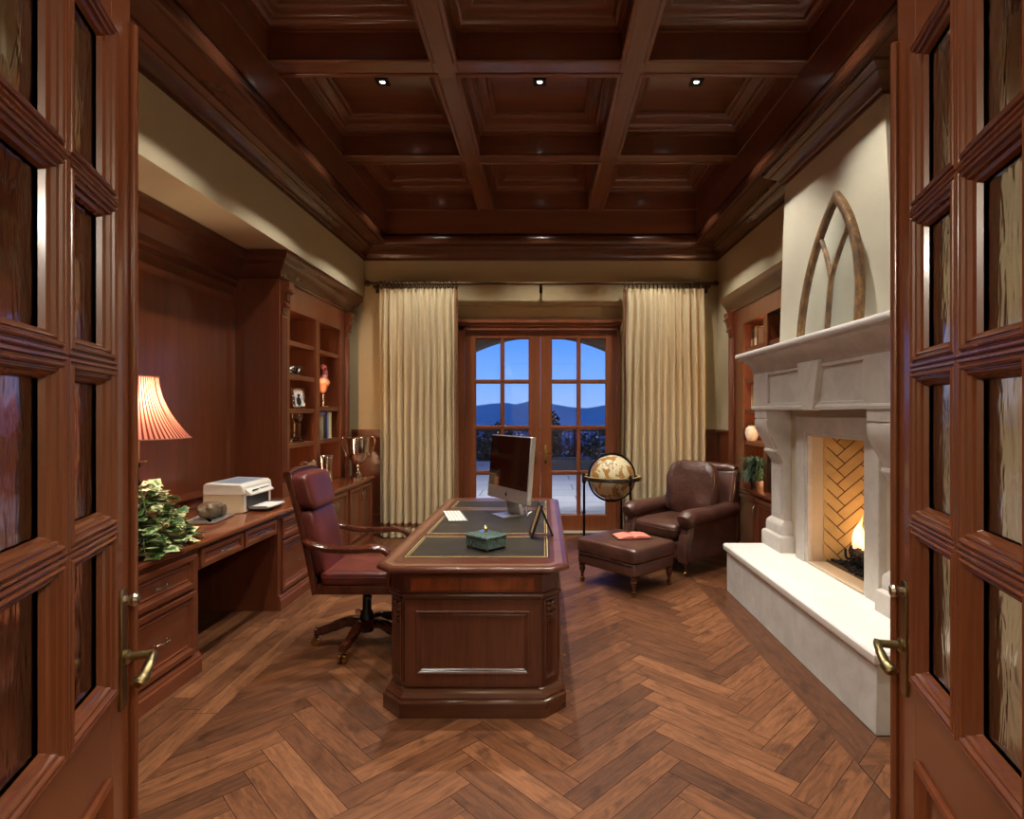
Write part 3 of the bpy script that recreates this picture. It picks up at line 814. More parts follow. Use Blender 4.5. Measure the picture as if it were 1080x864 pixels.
# photo frame
def frame_photo(t, mat, w, h, lean, photo):
    R_ = Matrix.Rotation(-lean, 4, 'Y')
    m = M(); m.rect((0,-w/2,0), (0,1,0), (0,0,1), (1,0,0), w, h, [(0,-.012),(0,.006),(.004,.009),(.018,.006),(.022,0)], cap=False)
    m.box(-.012, -.006, -w/2+.002, w/2-.002, .002, h-.002); m.xf(R_); m.obj('frame', mat, t, bevel=.001)
    m = M(); m.box(-.0055, -.001, -w/2+.02, w/2-.02, .02, h-.02); m.xf(R_); p = m.obj('photograph', photo, t, smooth=False)
    m = M(); m.add([(-.014,-.02,h*.7),(-.014,.02,h*.7),(-h*.28,.02,.002-h*.0),(-h*.28,-.02,.002)], [(0,1,2,3)])
    return p, R_
ph = NT('photo_print'); pb_ = ph.bsdf(Roughness=.3)
r_ = ph.ramp(ph.noise(ph.coord(), 14, 3), [(.35, srgb(150,170,196)), (.6, srgb(226,228,230))]); ph.l(r_.outputs[0], pb_.inputs['Base Color'])
t = thing('photo_frame', 'silver picture frame with a bluish photograph in the left bay', 'picture frame', (-2.43,5.55,1.592), radians(-25))
p, R_ = frame_photo(t, silver, .15, .205, radians(12), ph.m)
m = M(); m.blob((0,-.005,.07), .0015, .03, .045, 1, 1, 14, 10); m.blob((0,.0,.13), .0015, .015, .018, 1, 1, 12, 8); m.xf(R_); m.obj('figure_in_picture', black, p)
m = M(); m.bar((-.02,0,.14), (-.088,0,.002), .03, .004); m.obj('strut', black, t)
# crystal trophy with a ball
t = thing('crystal_trophy', 'clear crystal award with a ball on top in the left bay', 'trophy', (-2.465,5.56,1.2505))
m = M(); m.box(-.05,.05,-.055,.055,0,.04); m.obj('base', crystal, t, bevel=.004)
m = M(); m.stack([(-.035,-.038),(.035,-.038),(.035,.038),(-.035,.038)], [(0,.041),(-.008,.06),(-.012,.19),(-.004,.205)]); m.obj('column', crystal, t, ang=20)
m = M(); m.blob((0,0,.262), .05, .05, .055, 1, 1, 28, 18); m.obj('ball', crystal, t)
# figurine on a stand
shell = plain('pink_shell', srgb(226,150,116), .35, var=.25, scale=25)
t = thing('shell_sculpture', 'pink shell sculpture on a slim stand in the right bay', 'sculpture', (-2.475,6.24,1.6105))
m = M(); m.lathe([(0,0),(.055,0),(.055,.012),(.04,.018),(.012,.022),(.009,.15),(.014,.155),(0,.157)], n=24); m.obj('stand', silver, t)
m = M(); m.blob((0,0,.245), .06, .075, .09, 1, 1, 28, 18, lambda p: Vector((p.x*(1+.25*sin(p.z*40)), p.y*(1.0 + p.z*3) + .15*p.z, p.z)))
m.obj('shell', shell, t)
m = M(); m.tube(spline([(0,.01,.30),(.0,.045,.35),(0,.05,.40),(0,.02,.44),(0,-.005,.455)], 6), [.04]*6+[.032]*6+[.026]*6+[.03]*6+[.008], 14); m.obj('bird_neck', plain('mauve_glaze', srgb(150,84,92), .3, var=.3, scale=30), t)
# books in the right bay
def book(name_lb, y0, y1, xb, h, z, c, x0=None, parent=None, face=1):
    """upright book with the spine towards +X*face; returns thing"""
    t = thing('book', name_lb[0], 'book', (xb,(y0+y1)/2,z), group=name_lb[1])
    d = .17 if x0 is None else x0
    cm = c
    m = M(); s = face
    w = y1-y0
    m.prism([(-.003,-w/2),(-d,-w/2),(-d,-w/2+.0025),(-.006,-w/2+.0025),(-.003,-w/2+.005),(-.003,w/2-.005),(-.006,w/2-.0025),(-d,w/2-.0025),(-d,w/2),(-.003,w/2),(.002,w/2-.003),(.003,0),(.002,-w/2+.003)], lambda u, v, a: (u*s, v, a), 0, h)
    m.obj('cover', cm, t, bevel=.0008)
    m = M(); m.box(-.0035*s, -(d-.006)*s, -w/2+.003, w/2-.003, .004, h-.004); m.obj('page_block', paper, t, smooth=False)
    return t
paper = plain('book_pages', srgb(224,212,184), .8)
def cloth(name, c): return plain(name, c, .55, var=.1)
gy = 6.14
for lb, wd, hh, c in (('dark green book at the left end of the row in the right bay', .035, .24, cloth('cover_green', srgb(30,44,40))), ('black book beside the dark green one in the right bay', .03, .27, cloth('cover_black', srgb(24,24,28))), ('royal blue book standing in the right bay', .05, .30, cloth('cover_blue', srgb(36,52,128))), ('pale blue book beside the royal blue one', .045, .30, cloth('cover_sky', srgb(150,176,214))), ('cream and yellow book at the right end of the row in the right bay', .075, .295, cloth('cover_cream', srgb(232,222,160)))):
    book((lb, 'books in the left bookcase'), gy, gy+wd-.002, -2.435, hh, 1.2555, c); gy += wd+.001
# silver box, ribbed vase, trophy on the worktop
t = thing('silver_box', 'small rounded silver box lying on the worktop just above the chair back', 'box', (-2.31,5.43,.7805))
m = M(); m.stack([(-.05,-.055),(.05,-.055),(.05,.055),(-.05,.055)], [(.0,0),(.004,.004),(.004,.217),(0,.227)]); m.obj('stand', plain('pale_wood_box', srgb(170,140,110), .5), t, bevel=.003)
m = M(); m.tube([(0,-.08,.235),(0,.13,.262)], .034, 20, sq=(1,1)); m.obj('lid_roll', silver, t)
for y in (-.085, .13):
    m = M(); m.lathe([(0,0),(.036,0),(.04,.006),(.036,.012),(0,.014)], (0,y,.262), 18, 'y'); m.obj('end_cap', silver, t)
t = thing('ribbed_vase', 'ribbed silver glass cup on the worktop between the office chair and trophy', 'vase', (-2.31,5.90,.7805))
m = M()
def ribf(u, v):
    r = (.05 + .014*abs(v-.45)*1.5)*(1 + .07*cos(2*pi*u*14)); return (r*cos(2*pi*u), r*sin(2*pi*u), .003 + v*.31)
m.grid(ribf, 112, 12, True); m.obj('cup', silver, t, solid=.003)
m = M(); m.lathe([(0,0),(.058,0),(.058,.006),(0,.008)], n=24); m.obj('foot', silver, t)
t = thing('trophy_cup', 'large silver two-handled trophy cup at the end of the left worktop', 'trophy', (-2.17,6.50,.7805))
m = M(); m.lathe([(0,0),(.095,0),(.095,.014),(.085,.02),(.06,.035),(.03,.055),(.018,.085),(.016,.12),(.024,.135),(.018,.15),(.03,.165),(.0,.168)], n=40); m.obj('foot', silver, t)
m = M(); m.lathe([(0,.165),(.035,.168),(.075,.20),(.105,.25),(.118,.31),(.122,.38),(.128,.455),(.138,.465),(.138,.475),(.13,.477),(.12,.46),(.112,.32),(.09,.235),(.0,.19)], n=48, caps=False); m.obj('bowl', silver, t)
for s in (-1, 1):
    m = M(); m.tube(spline([(s*.118,0,.30),(s*.128,0,.262),(s*.142,0,.258),(s*.146,0,.285),(s*.165,0,.33),(s*.19,0,.39),(s*.197,0,.44),(s*.18,0,.475),(s*.155,0,.478),(s*.134,0,.462)], 5), .0075, 10); m.obj('handle', silver, t)

# ---- table lamp
t = thing('table_lamp', 'tall bronze table lamp with a pink striped bell shade on the left worktop', 'lamp', (-2.47,3.36,.7805))
m = M(); m.lathe([(0,0),(.085,0),(.09,.012),(.075,.025),(.05,.035),(.035,.06),(.045,.085),(.055,.12),(.04,.17),(.024,.20),(.03,.215),(.022,.23),(.018,.32),(.026,.335),(.026,.35),(.018,.365),(.016,.43),(.03,.45),(.022,.465),(.0,.467)], n=28)
m.obj('stem', plain('dark_bronze', srgb(70,56,40), .35, .8, var=.3, scale=40), t)
m = M(); m.lathe([(0,.465),(.06,.472),(.068,.482),(.06,.484),(.0,.486)], n=28); m.obj('drip_pan', bright_brass, t)
m = M(); m.lathe([(0,.486),(.021,.486),(.021,.62),(0,.622)], n=18); m.obj('candle_tube', plain('ivory_candle', srgb(240,228,190), .5), t)
sh = NT('striped_silk_shade'); tc = sh.t.nodes.new('ShaderNodeTexCoord'); sx = sh.t.nodes.new('ShaderNodeSeparateXYZ'); sh.l(tc.outputs['Object'], sx.inputs[0])
an = sh.n('ShaderNodeMath', _operation='ARCTAN2'); sh.l(sx.outputs[1], an.inputs[0]); sh.l(sx.outputs[0], an.inputs[1])
mu = sh.n('ShaderNodeMath', _operation='MULTIPLY'); mu.inputs[1].default_value = 64; sh.l(an.outputs[0], mu.inputs[0])
si = sh.n('ShaderNodeMath', _operation='SINE'); sh.l(mu.outputs[0], si.inputs[0])
ma = sh.n('ShaderNodeMapRange'); ma.inputs[1].default_value = -1; ma.inputs[2].default_value = 1; sh.l(si.outputs[0], ma.inputs[0])
rr = sh.ramp(ma.outputs[0], [(.30, srgb(118,46,48)), (.5, srgb(210,146,128))])
df = sh.n('ShaderNodeBsdfDiffuse'); tl = sh.n('ShaderNodeBsdfTranslucent'); mx = sh.n('ShaderNodeMixShader'); mx.inputs[0].default_value = .5
sh.l(rr.outputs[0], df.inputs[0]); sh.l(rr.outputs[0], tl.inputs[0]); sh.l(df.outputs[0], mx.inputs[1]); sh.l(tl.outputs[0], mx.inputs[2]); sh.l(mx.outputs[0], sh.out.inputs[0])
def bell(u, v):
    r = .115 + .165*(v**1.9)
    r *= 1 + .02*abs(sin(pi*u*6))
    return (r*cos(2*pi*u), r*sin(2*pi*u), .99 - .375*v)
m = M(); m.grid(bell, 96, 26, True); so = m.obj('lamp_shade', sh.m, t)
piping = plain('shade_piping', srgb(150,96,80), .7)
m = M()
for k in range(6):
    a = k/6; m.tube([Vector(bell(a, v/12))*1.0 for v in range(13)], .003, 6)
for v in (0, 1): m.tube([bell(k/60, v) for k in range(60)], .005, 6, closed=True)
m.obj('piping', piping, so)
m = M(); m.lathe([(0,.62),(.014,.62),(.016,.64),(.028,.70),(.034,.76),(.026,.80),(0,.815)], n=18)
m.obj('bulb', emit('lamp_bulb', (1,.62,.30,1), 22), t)
m = M(); m.lathe([(0,.985),(.012,.985),(.012,.992),(.006,.998),(.012,1.01),(.013,1.022),(.006,1.035),(.009,1.045),(0,1.06)], n=14)
for k in range(3): a = 2*pi*k/3+.3; m.tube([(0,0,.989),(.118*cos(a),.118*sin(a),.989)], .003, 6)
m.tube([(.03,0,.62),(.05,0,.74),(.03,0,.95),(0,0,.99)], .002, 6)
m.obj('finial', bright_brass, t)

# ---- trailing variegated ivy
iv = NT('variegated_ivy_leaf'); ib = iv.bsdf(Roughness=.4)
uvn = iv.n('ShaderNodeUVMap'); sep = iv.t.nodes.new('ShaderNodeSeparateXYZ'); iv.l(uvn.outputs[0], sep.inputs[0])
nz = iv.noise(iv.coord(), 55, 3)
ad = iv.n('ShaderNodeMath', _operation='ADD'); iv.l(sep.outputs[0], ad.inputs[0]); iv.l(nz, ad.inputs[1])
rp = iv.ramp(ad.outputs[0], [(.66, srgb(36,70,36)), (.92, srgb(80,118,52)), (1.06, srgb(206,216,160))])
iv.l(rp.outputs[0], ib.inputs['Base Color'])
t = thing('ivy_plant', 'variegated green ivy in a pot spilling over the left worktop below the lamp', 'plant', (-2.235,3.02,.7805))
m = M(); m.lathe([(0,0),(.07,0),(.095,.09),(.10,.10),(.09,.10),(.08,.085),(0,.085)], n=28); m.obj('pot', plain('dark_pot', srgb(70,48,36), .6), t)
rnd = random.Random(11); lv = M(); lv.uv = []; stm = M()
def ivy_leaf(p, d, up, s):
    d = d.normalized(); w = d.cross(up)
    if w.length < 1e-3: w = d.orthogonal()
    w.normalize(); n_ = w.cross(d)
    out = [(0,0),(-.18,.28),(-.06,.5),(.25,.42),(.3,.58),(.55,.30),(1.0,0),(.55,-.30),(.3,-.58),(.25,-.42),(-.06,-.5),(-.18,-.28)]
    c = p + d*(.3*s) + n_*(.06*s)
    vs = [c] + [p + d*(a*s) + w*(b*s) - n_*(.10*s*abs(b)) for a, b in out]
    fs = [(0, i+1, (i+1) % 12 + 1) for i in range(12)]
    tone = rnd.uniform(-.12, .25)
    for f in fs: lv.uv += [(.12+tone,0),(.5+tone,0),(.5+tone,0)]
    lv.add(vs, fs)
vines = []
for k in range(17):
    a = rnd.uniform(0, 2*pi); r = rnd.uniform(.08, .26); h = rnd.uniform(.12, .38)
    vines.append([(0,0,.09), (cos(a)*r*.45, sin(a)*r*.45, h), (cos(a)*r, sin(a)*r, h*rnd.uniform(.35, .95))])
vines += [[(0,0,.1),(.06,.12,.17),(.08,.24,.12),(.09,.34,.05),(.08,.42,.03)], [(0,0,.1),(.1,.08,.14),(.15,.2,.05),(.14,.3,.02)], 
          [(0,0,.1),(-.02,.14,.22),(.0,.26,.17),(.03,.36,.09)], [(0,0,.1),(.12,-.1,.16),(.18,-.16,.05)], [(0,0,.1),(.1,.02,.2),(.17,.05,.08),(.17,.12,.02)], [(0,0,.1),(.0,-.12,.22),(.06,-.22,.1),(.1,-.3,.03)], [(0,0,.1),(.12,.05,.1),(.17,.02,.02),(.19,-.1,.03)]]
for vv in vines:
    sp_ = spline(vv, 6); stm.tube(sp_, .0025, 5)
    for i in range(3, len(sp_)):
        for _ in range(1 if rnd.random() < .6 else 2):
            a = rnd.uniform(0, 2*pi); d = Vector((cos(a), sin(a), rnd.uniform(-.5, .35)))
            p = Vector(sp_[i]) + d*.012
            s = rnd.uniform(.045, .085)
            if p.x < .16 and (p + d*s).z < .006: d.z = abs(d.z)*.3 + .05; p.z = max(p.z, .012)
            up = Vector((rnd.uniform(-.6,.6), rnd.uniform(-.6,.6), 1)).normalized()
            if not (p.x > .13 and p.x < .21 and p.z < .02): ivy_leaf(p, d, up, s)
lv.obj('foliage', iv.m, t, recalc=False); stm.obj('stems', plain('ivy_stem', srgb(80,92,48), .7), t)

# ---- tray with stone ornament
t = thing('silver_tray', 'flat silver tray on the worktop left of the printer', 'tray', (-2.40,3.98,.7805), radians(8))
m = M(); m.stack([(-.10,-.17),(.10,-.17),(.11,-.16),(.11,.16),(.10,.17),(-.10,.17),(-.11,.16),(-.11,-.16)], [(-.01,0),(0,.003),(.006,.014),(.002,.016),(-.008,.007),(-.05,.006)]); m.obj('dish', alu, t)
t = thing('stone_ornament', 'rounded grey stone ornament sitting on the silver tray', 'ornament', (-2.41,4.02,.7885))
rk = stone_mat('mottled_stone', srgb(112,96,74), .4, .3, .4)
m = M(); m.blob((0,0,.058), .07, .095, .058, .8, .9, 36, 24, lambda p: p*(1 + .22*noise.noise(p*22) + .1*noise.noise(p*60))); m.obj('stone_body', rk, t)
m = M(); m.blob((.035,.075,.045), .04, .035, .045, .9, 1, 20, 14, lambda p: p*(1 + .2*noise.noise(p*40))); m.obj('stone_head', rk, t)

# ---- printer
t = thing('printer', 'white and beige inkjet printer on the left worktop', 'printer', (-2.44,4.44,.7805))
m = M(); m.stack([(-.15,-.22),(.135,-.22),(.15,-.20),(.15,.20),(.135,.22),(-.15,.22)], [(-.004,0),(0,.004),(.0,.135),(.002,.14)]); m.obj('lower_case', beige_plastic, t, bevel=.004)
m = M(); m.prism([(-.152,.141),(.154,.141),(.16,.16),(.152,.205),(.13,.222),(-.13,.232),(-.15,.215)], lambda u, v, a: (u, a, v), -.222, .222); m.obj('scanner_lid', white_plastic, t, bevel=.008)
m = M(); m.prism([(-.10,.2312),(.11,.2238),(.11,.2262),(-.10,.2336)], lambda u, v, a: (u, a, v), -.17, .17); m.obj('lid_inset', blue_grey, t)
m = M(); m.box(.149, .157, -.17, .17, .03, .125); m.obj('paper_slot', black, t, smooth=False)
m = M(); m.box(.152, .156, -.205, -.172, .01, .135); m.box(.152, .156, .172, .205, .01, .135); m.obj('front_trim', white_plastic, t)
m = M(); m.prism([(.15,.138),(.20,.13),(.205,.142),(.155,.185)], lambda u, v, a: (u, a, v), -.19, .17); cp = m.obj('control_panel', white_plastic, t, bevel=.004)
m = M(); m.bar((.184,-.14,.164), (.184,-.05,.164), .002, .03, (1,0,.9)); m.obj('display', plain('printer_display', srgb(60,80,150), .2), cp)
m = M()
for k in range(5): m.blob((.181,-.0+k*.03,.168), .007, .008, .006, 1, 1, 10, 6)
m.obj('buttons', grey_plastic, cp)
m = M(); m.box(.15, .30, -.14, .14, .022, .030); m.box(.15, .30, -.145, -.138, .022, .045); m.box(.15, .30, .138, .145, .022, .045); m.obj('paper_tray', grey_plastic, t, bevel=.003)
m = M(); m.box(.158, .315, -.12, .12, .031, .040); m.obj('paper_stack', plain('print_paper', srgb(236,236,232), .7), t, smooth=False)
# ================================================================== CENTRAL DESK
DX0, DX1, DY0, DY1 = -.80, .075, 2.86, 5.00
def octo(x0, x1, y0, y1, c): return [(x0+c,y0),(x1-c,y0),(x1,y0+c),(x1,y1-c),(x1-c,y1),(x0+c,y1),(x0,y1-c),(x0,y0+c)]
t = thing('partners_desk', 'large carved mahogany desk with leather top in the middle of the room', 'desk', ((DX0+DX1)/2,(DY0+DY1)/2,0))
C = .085
m = M(); m.stack(octo(DX0,DX1,DY0,DY1,C), [(.045,0),(.045,.075),(.04,.082),(.032,.086),(.032,.098),(.022,.108),(.012,.122),(.010,.13),(0,.136)]); m.obj('plinth', desk_dark, t, world=True, ang=25)
m = M(); m.stack(octo(DX0,DX1,DY0,DY1,C), [(0,.137),(0,.60)]); body = m.obj('body', deskw, t, world=True, smooth=False)
m = M(); m.stack(octo(DX0,DX1,DY0,DY1,C), [(0,.601),(.016,.605),(.02,.612),(.016,.622),(.004,.626),(.004,.712),(.012,.716),(.012,.722),(.004,.724)]); m.obj('frieze', deskx, t, world=True, ang=25)
# flame veneer panels of the frieze
m = M()
for x0, x1 in ((DX0+C+.03, DX1-C-.03),):
    m.rect((x0, DY0-.0045, .634), (1,0,0), (0,0,1), (0,-1,0), x1-x0, .07, [(0,0),(.0,.004),(.006,.004),(.008,.0015)])
m.rect((DX1+.0045, DY0+C+.1, .634), (0,1,0), (0,0,1), (1,0,0), DY1-DY0-2*C-.2, .07, [(0,0),(.0,.004),(.006,.004),(.008,.0015)])
m.obj('veneer_panel', burl, t, world=True, ang=20)
# big moulded panel on the end and along the side
big = [(0,0),(0,.012),(.01,.012),(.022,.018),(.03,.010),(.042,.006),(.046,-.004+.008),(.056,.010),(.062,.002)]
pw = DX1-DX0-2*C
m = M(); m.rect((DX0+C+.005, DY0-.0005, .15), (1,0,0), (0,0,1), (0,-1,0), pw-.01, .44, [(0,0),(0,.010),(.055,.010),(.058,.014),(.064,.015),(.070,.010),(.074,.005),(.080,.007),(.084,.002),(.09,.001)])
m.obj('end_panel', deskw, t, world=True, ang=25)
for k in range(3):
    L_ = (DY1-DY0-2*C-.06)/3; y = DY0+C+.03+k*L_
    m = M(); m.rect((DX1+.0005, y, .15), (0,1,0), (0,0,1), (1,0,0), L_-.01, .44, [(0,0),(0,.010),(.055,.010),(.058,.014),(.064,.015),(.070,.010),(.074,.005),(.080,.007),(.084,.002),(.09,.001)])
    m.obj('side_panel', deskw, t, world=True, ang=25)
    for z0, z1 in ((.15,.29), (.295,.435), (.44,.59)):
        m = M(); m.rect((DX0-.0005, y+L_-.01, z0), (0,-1,0), (0,0,1), (-1,0,0), L_-.01, z1-z0-.005, [(0,0),(0,.012),(.01,.014),(.02,.010),(.026,.010)])
        dr = m.obj('drawer', deskw, t, world=True, ang=25)
        m = M(); yc = y+L_/2; m.tube(spline([(DX0-.012,yc-.05,(z0+z1)/2),(DX0-.032,yc-.03,(z0+z1)/2-.012),(DX0-.036,yc,(z0+z1)/2-.016),(DX0-.032,yc+.03,(z0+z1)/2-.012),(DX0-.012,yc+.05,(z0+z1)/2)], 4), .004, 8); m.obj('pull_handle', bright_brass, dr, world=True)
# carved chamfer corners: acanthus bracket, fluted drop
q = sqrt(.5)
for (cx_, cy_), (nx, ny) in (((DX1-C/2, DY0+C/2), (q,-q)), ((DX0+C/2, DY0+C/2), (-q,-q)), ((DX1-C/2, DY1-C/2), (q,q)), ((DX0+C/2, DY1-C/2), (-q,q))):
    tx, ty = -ny, nx
    m = M()
    P = Vector((cx_ - tx*.048 , cy_ - ty*.048, .16))
    m.rect(P, (tx,ty,0), (0,0,1), (nx,ny,0), .096, .43, [(0,0),(0,.006),(.012,.006),(.016,.012),(.022,.004),(.03,.002)])
    def at(u, z, n): return Vector((cx_ + tx*u + nx*n, cy_ + ty*u + ny*n, z))
    for z, r in ((.56,.02),(.535,.024),(.508,.02),(.485,.014)):
        for s in (-1, 1):
            c = at(s*.016, z, .008); m.blob(c, r*.7, r*.7, r*.62, 1, 1, 10, 8)
    m.blob(at(0,.545,.014), .012, .012, .02, 1, 1, 10, 8); m.blob(at(0,.495,.014), .012, .012, .02, 1, 1, 10, 8)
    for s in (-1,0,1): m.tube([at(s*.014,.20,.004), at(s*.014,.46,.004)], .006, 8)
    m.tube([at(-.03,.182,.006), at(.03,.182,.006)], .007, 8)
    m.obj('carved_corner', deskw, t, world=True, ang=40)
# top
TXa, TXb, TYa, TYb, TC = -.865, .135, 2.795, 5.07, .085
top_o = octo(TXa,TXb,TYa,TYb,TC)
m = M(); m.stack(top_o, [(-.05,.725),(-.03,.728),(-.022,.736),(-.008,.74),(0,.746),(.0,.758),(-.004,.765),(-.012,.770)]); tp = m.obj('desk_top', deskx, t, world=True, ang=30)
m = M(); m.stack(offset(top_o, -.035), [(0,.7701),(0,.7712)]); m.obj('inlay_band', inlay, tp, world=True, smooth=False)
m = M(); m.stack(offset(top_o, -.075), [(0,.7711),(0,.7716)]); m.obj('inner_banding', deskx, tp, world=True, smooth=False)
gold = plain('gold_tooling', srgb(196,166,104), .45, .3)
for y0, y1 in ((2.985, 3.50), (3.56, 4.45), (4.51, 4.90)):
    m = M(); m.box(-.76, .035, y0, y1, .7712, .7726); lf = m.obj('leather_panel', blotter, tp, world=True, smooth=False)
    m = M(); m.rect((-.75, y0+.01, .7726), (1,0,0), (0,1,0), (0,0,1), .775, y1-y0-.02, [(0,0),(0,.0006),(.005,.0006),(.005,0)], cap=False)
    m.rect((-.735, y0+.025, .7726), (1,0,0), (0,1,0), (0,0,1), .745, y1-y0-.05, [(0,0),(0,.0006),(.0025,.0006),(.0025,0)], cap=False)
    m.obj('gold_border', gold, lf, world=True, smooth=False)
ZD = .7728

# ---- all-in-one computer
t = thing('desktop_computer', 'slim aluminium all-in-one computer with a dark screen on the desk', 'computer', (-.275,4.19,ZD+.0008), radians(-57))
# local: screen faces -y, x along the width
Rm = Matrix.Translation((0,-.02,0)) @ Matrix.Rotation(radians(-5), 4, 'X')
W2, ZA, ZT2, DP = .30, .115, .605, .042
m = M(); m.stack([(-W2,0),(W2,0),(W2,DP),(-W2,DP)], [(0,ZA),(0,ZT2)]); m.xf(Rm); m.obj('case', alu, t, bevel=.006)
m = M(); m.box(-W2+.008, W2-.008, -.0022, .0, ZA+.098, ZT2-.008); m.xf(Rm); m.obj('screen', screen_m, t, smooth=False)
m = M(); m.box(-W2+.004, W2-.004, -.0014, .0, ZA+.004, ZA+.096); m.xf(Rm); ch = m.obj('chin', alu, t, smooth=False)
em = []
for k in range(40):
    a = 2*pi*k/40; x = .0155*cos(a); z = .0165*sin(a)
    z -= .004*exp(-(x/.005)**2)*(1 if z > 0 else -.6)
    if x > 0: x = min(x, .0155 - .006*exp(-((z-.002)/.006)**2))
    em.append((x, z + ZA+.047))
m = M(); m.prism(em, lambda u, v, tt: (u, tt, v), -.0026, -.0015)
m.prism([(.0005,ZA+.066),(.002,ZA+.0725),(.0075,ZA+.0765),(.0065,ZA+.070)], lambda u, v, tt: (u, tt, v), -.0026, -.0015)
m.xf(Rm); m.obj('fruit_emblem', black, ch, smooth=False)
m = M(); m.prism([(DP-.015,.24),(DP-.004,.245),(.115,.02),(.115,.0),(-.06,.0),(-.06,.008),(.085,.010)], lambda u, v, a: (a, u-.02, v), -.095, .095); m.obj('stand', alu, t, bevel=.002, ang=25)
m = M(); m.tube(spline([(.10,.03,.20),(.14,.07,.12),(.15,.085,.04),(.13,.10,.006),(.05,.16,.006),(.0,.22,.006)], 8), .0045, 8); m.obj('power_cord', white_plastic, t)
# ---- keyboard
t = thing('keyboard', 'small white and silver keyboard lying on the desk', 'keyboard', (-.66,4.15,ZD+.0008), radians(-74)); t.scale = (1.45,1.2,1)
m = M(); m.prism([(-.058,0),(.058,0),(.058,.009),(-.058,.004)], lambda u, v, a: (a, -u, v) , -.14, .14); m.obj('base', grey_plastic, t, bevel=.002)
for r in range(5):
    n = 13
    for k in range(n):
        m = M(); y = .047 - r*.0215; z = .0092 - (y+.058)/.116*0 - (.047-y)*-.0
        x0 = -.135 + k*.0208; x1 = x0 + .0162
        if r == 4 and 3 < k < 9:
            if k != 4: continue
            x1 = x0 + .0208*4 + .0175
        zz = .004 + (-y+.058)/.116*0 + (y*-1+.058)*.0
        h0 = .0065 - y*.043
        m.box(x0, x1, y-.0168, y, h0-.003, h0+.003); m.obj('key', white_plastic, t, smooth=False)
# ---- green marble box
grm = NT('green_marble'); gb = grm.bsdf(Roughness=.18, Coat__Weight=.4)
gn = grm.noise(grm.coord(), 22, 8, .7, 1.6); gr_ = grm.ramp(gn, [(.38, srgb(36,52,52)), (.5, srgb(92,114,110)), (.58, srgb(50,70,68)), (.68, srgb(140,158,152))]); grm.l(gr_.outputs[0], gb.inputs['Base Color'])
t = thing('marble_box', 'green marble box with a gilt knob at the front of the desk', 'box', (-.33,3.20,ZD+.0008), radians(-42))
m = M(); m.stack([(-.09,-.075),(.09,-.075),(.09,.075),(-.09,.075)], [(0,.012),(0,.068)]); m.obj('body', grm.m, t, bevel=.002)
m = M(); m.stack([(-.095,-.08),(.095,-.08),(.095,.08),(-.095,.08)], [(-.004,.069),(0,.071),(0,.078),(-.012,.086),(-.03,.09)]); m.obj('lid', grm.m, t, bevel=.001)
m = M(); m.lathe([(0,.09),(.01,.09),(.007,.097),(.012,.104),(.013,.112),(.006,.120),(.009,.126),(0,.132)], n=14); m.obj('knob', bright_brass, t)
for sx_ in (-1, 1):
    for sy_ in (-1, 1):
        m = M(); m.lathe([(0,0),(.007,0),(.010,.007),(.006,.013),(0,.014)], (sx_*.08, sy_*.066, 0), 12); m.obj('foot', bright_brass, t)
# ---- easel frame seen from behind
t = thing('easel_frame', 'black easel-backed picture frame seen from behind on the desk', 'picture frame', (-.03,3.50,ZD+.0008), radians(-84))
FT = Matrix.Translation((0,-.05,.005)) @ Matrix.Rotation(radians(-18), 4, 'X')
m = M(); m.rect((-.08,0,0), (1,0,0), (0,0,1), (0,-1,0), .16, .21, [(0,-.008),(0,.004),(.004,.007),(.016,.004),(.018,-.002)], cap=False, back=True); m.xf(FT); m.obj('frame', black, t)
m = M(); m.bar((0,.012,.185), (0,.088,.004), .06, .012, (0,1,0)); m.obj('strut', black, t, bevel=.002)
m = M(); m.box(-.062, .062, -.001, .001, .018, .192); m.xf(FT); m.obj('picture', plain('sepia_print', srgb(150,120,84), .5), t, smooth=False)

# ================================================================== OFFICE CHAIR (faces +X locally)
t = thing('office_chair', 'high-backed oxblood leather swivel chair with wooden arms at the desk', 'office chair', (-1.195,3.76,0), radians(2))
m = M(); m.lathe([(0,.075),(.045,.075),(.05,.09),(.05,.16),(.04,.20),(.03,.22),(.026,.36),(.0,.361)], n=24); m.obj('column', black, t)
m = M(); m.box(-.13, .13, -.10, .10, .361, .395); m.tube([(.0,-.02,.375),(.06,-.20,.372)], .006, 8); m.blob((.07,-.22,.372), .022, .03, .012, .8, .8, 14, 8); m.tube([(.14,0,.37),(.2,0,.34)], .025, 12); m.obj('tilt_mechanism', black, t, bevel=.004)
for k in range(5):
    a = radians(-100 + 72*k); d = Vector((cos(a), sin(a), 0))
    m = M(); pts = spline([d*.03 + Vector((0,0,.13)), d*.12 + Vector((0,0,.145)), d*.22 + Vector((0,0,.115)), d*.30 + Vector((0,0,.092)), d*.335 + Vector((0,0,.09))], 6)
    m.tube(pts, [.034]*6+[.032]*6+[.028]*6+[.026]*7, 12, sq=(.9,1,.6)); lg = m.obj('leg', chairw, t)
    m = M(); c = d*.315; tw = Vector((-d.y, d.x, 0))
    m.tube([c+Vector((0,0,.066)), c+Vector((0,0,.045))], .008, 8)
    for s in (-1, 1):
        p = c + tw*(.016*s) + d*.012; m.tube([p - tw*.010 + Vector((0,0,.0285)), p + tw*.010 + Vector((0,0,.0285))], .0278, 16)
    m.obj('caster', bright_brass, lg)
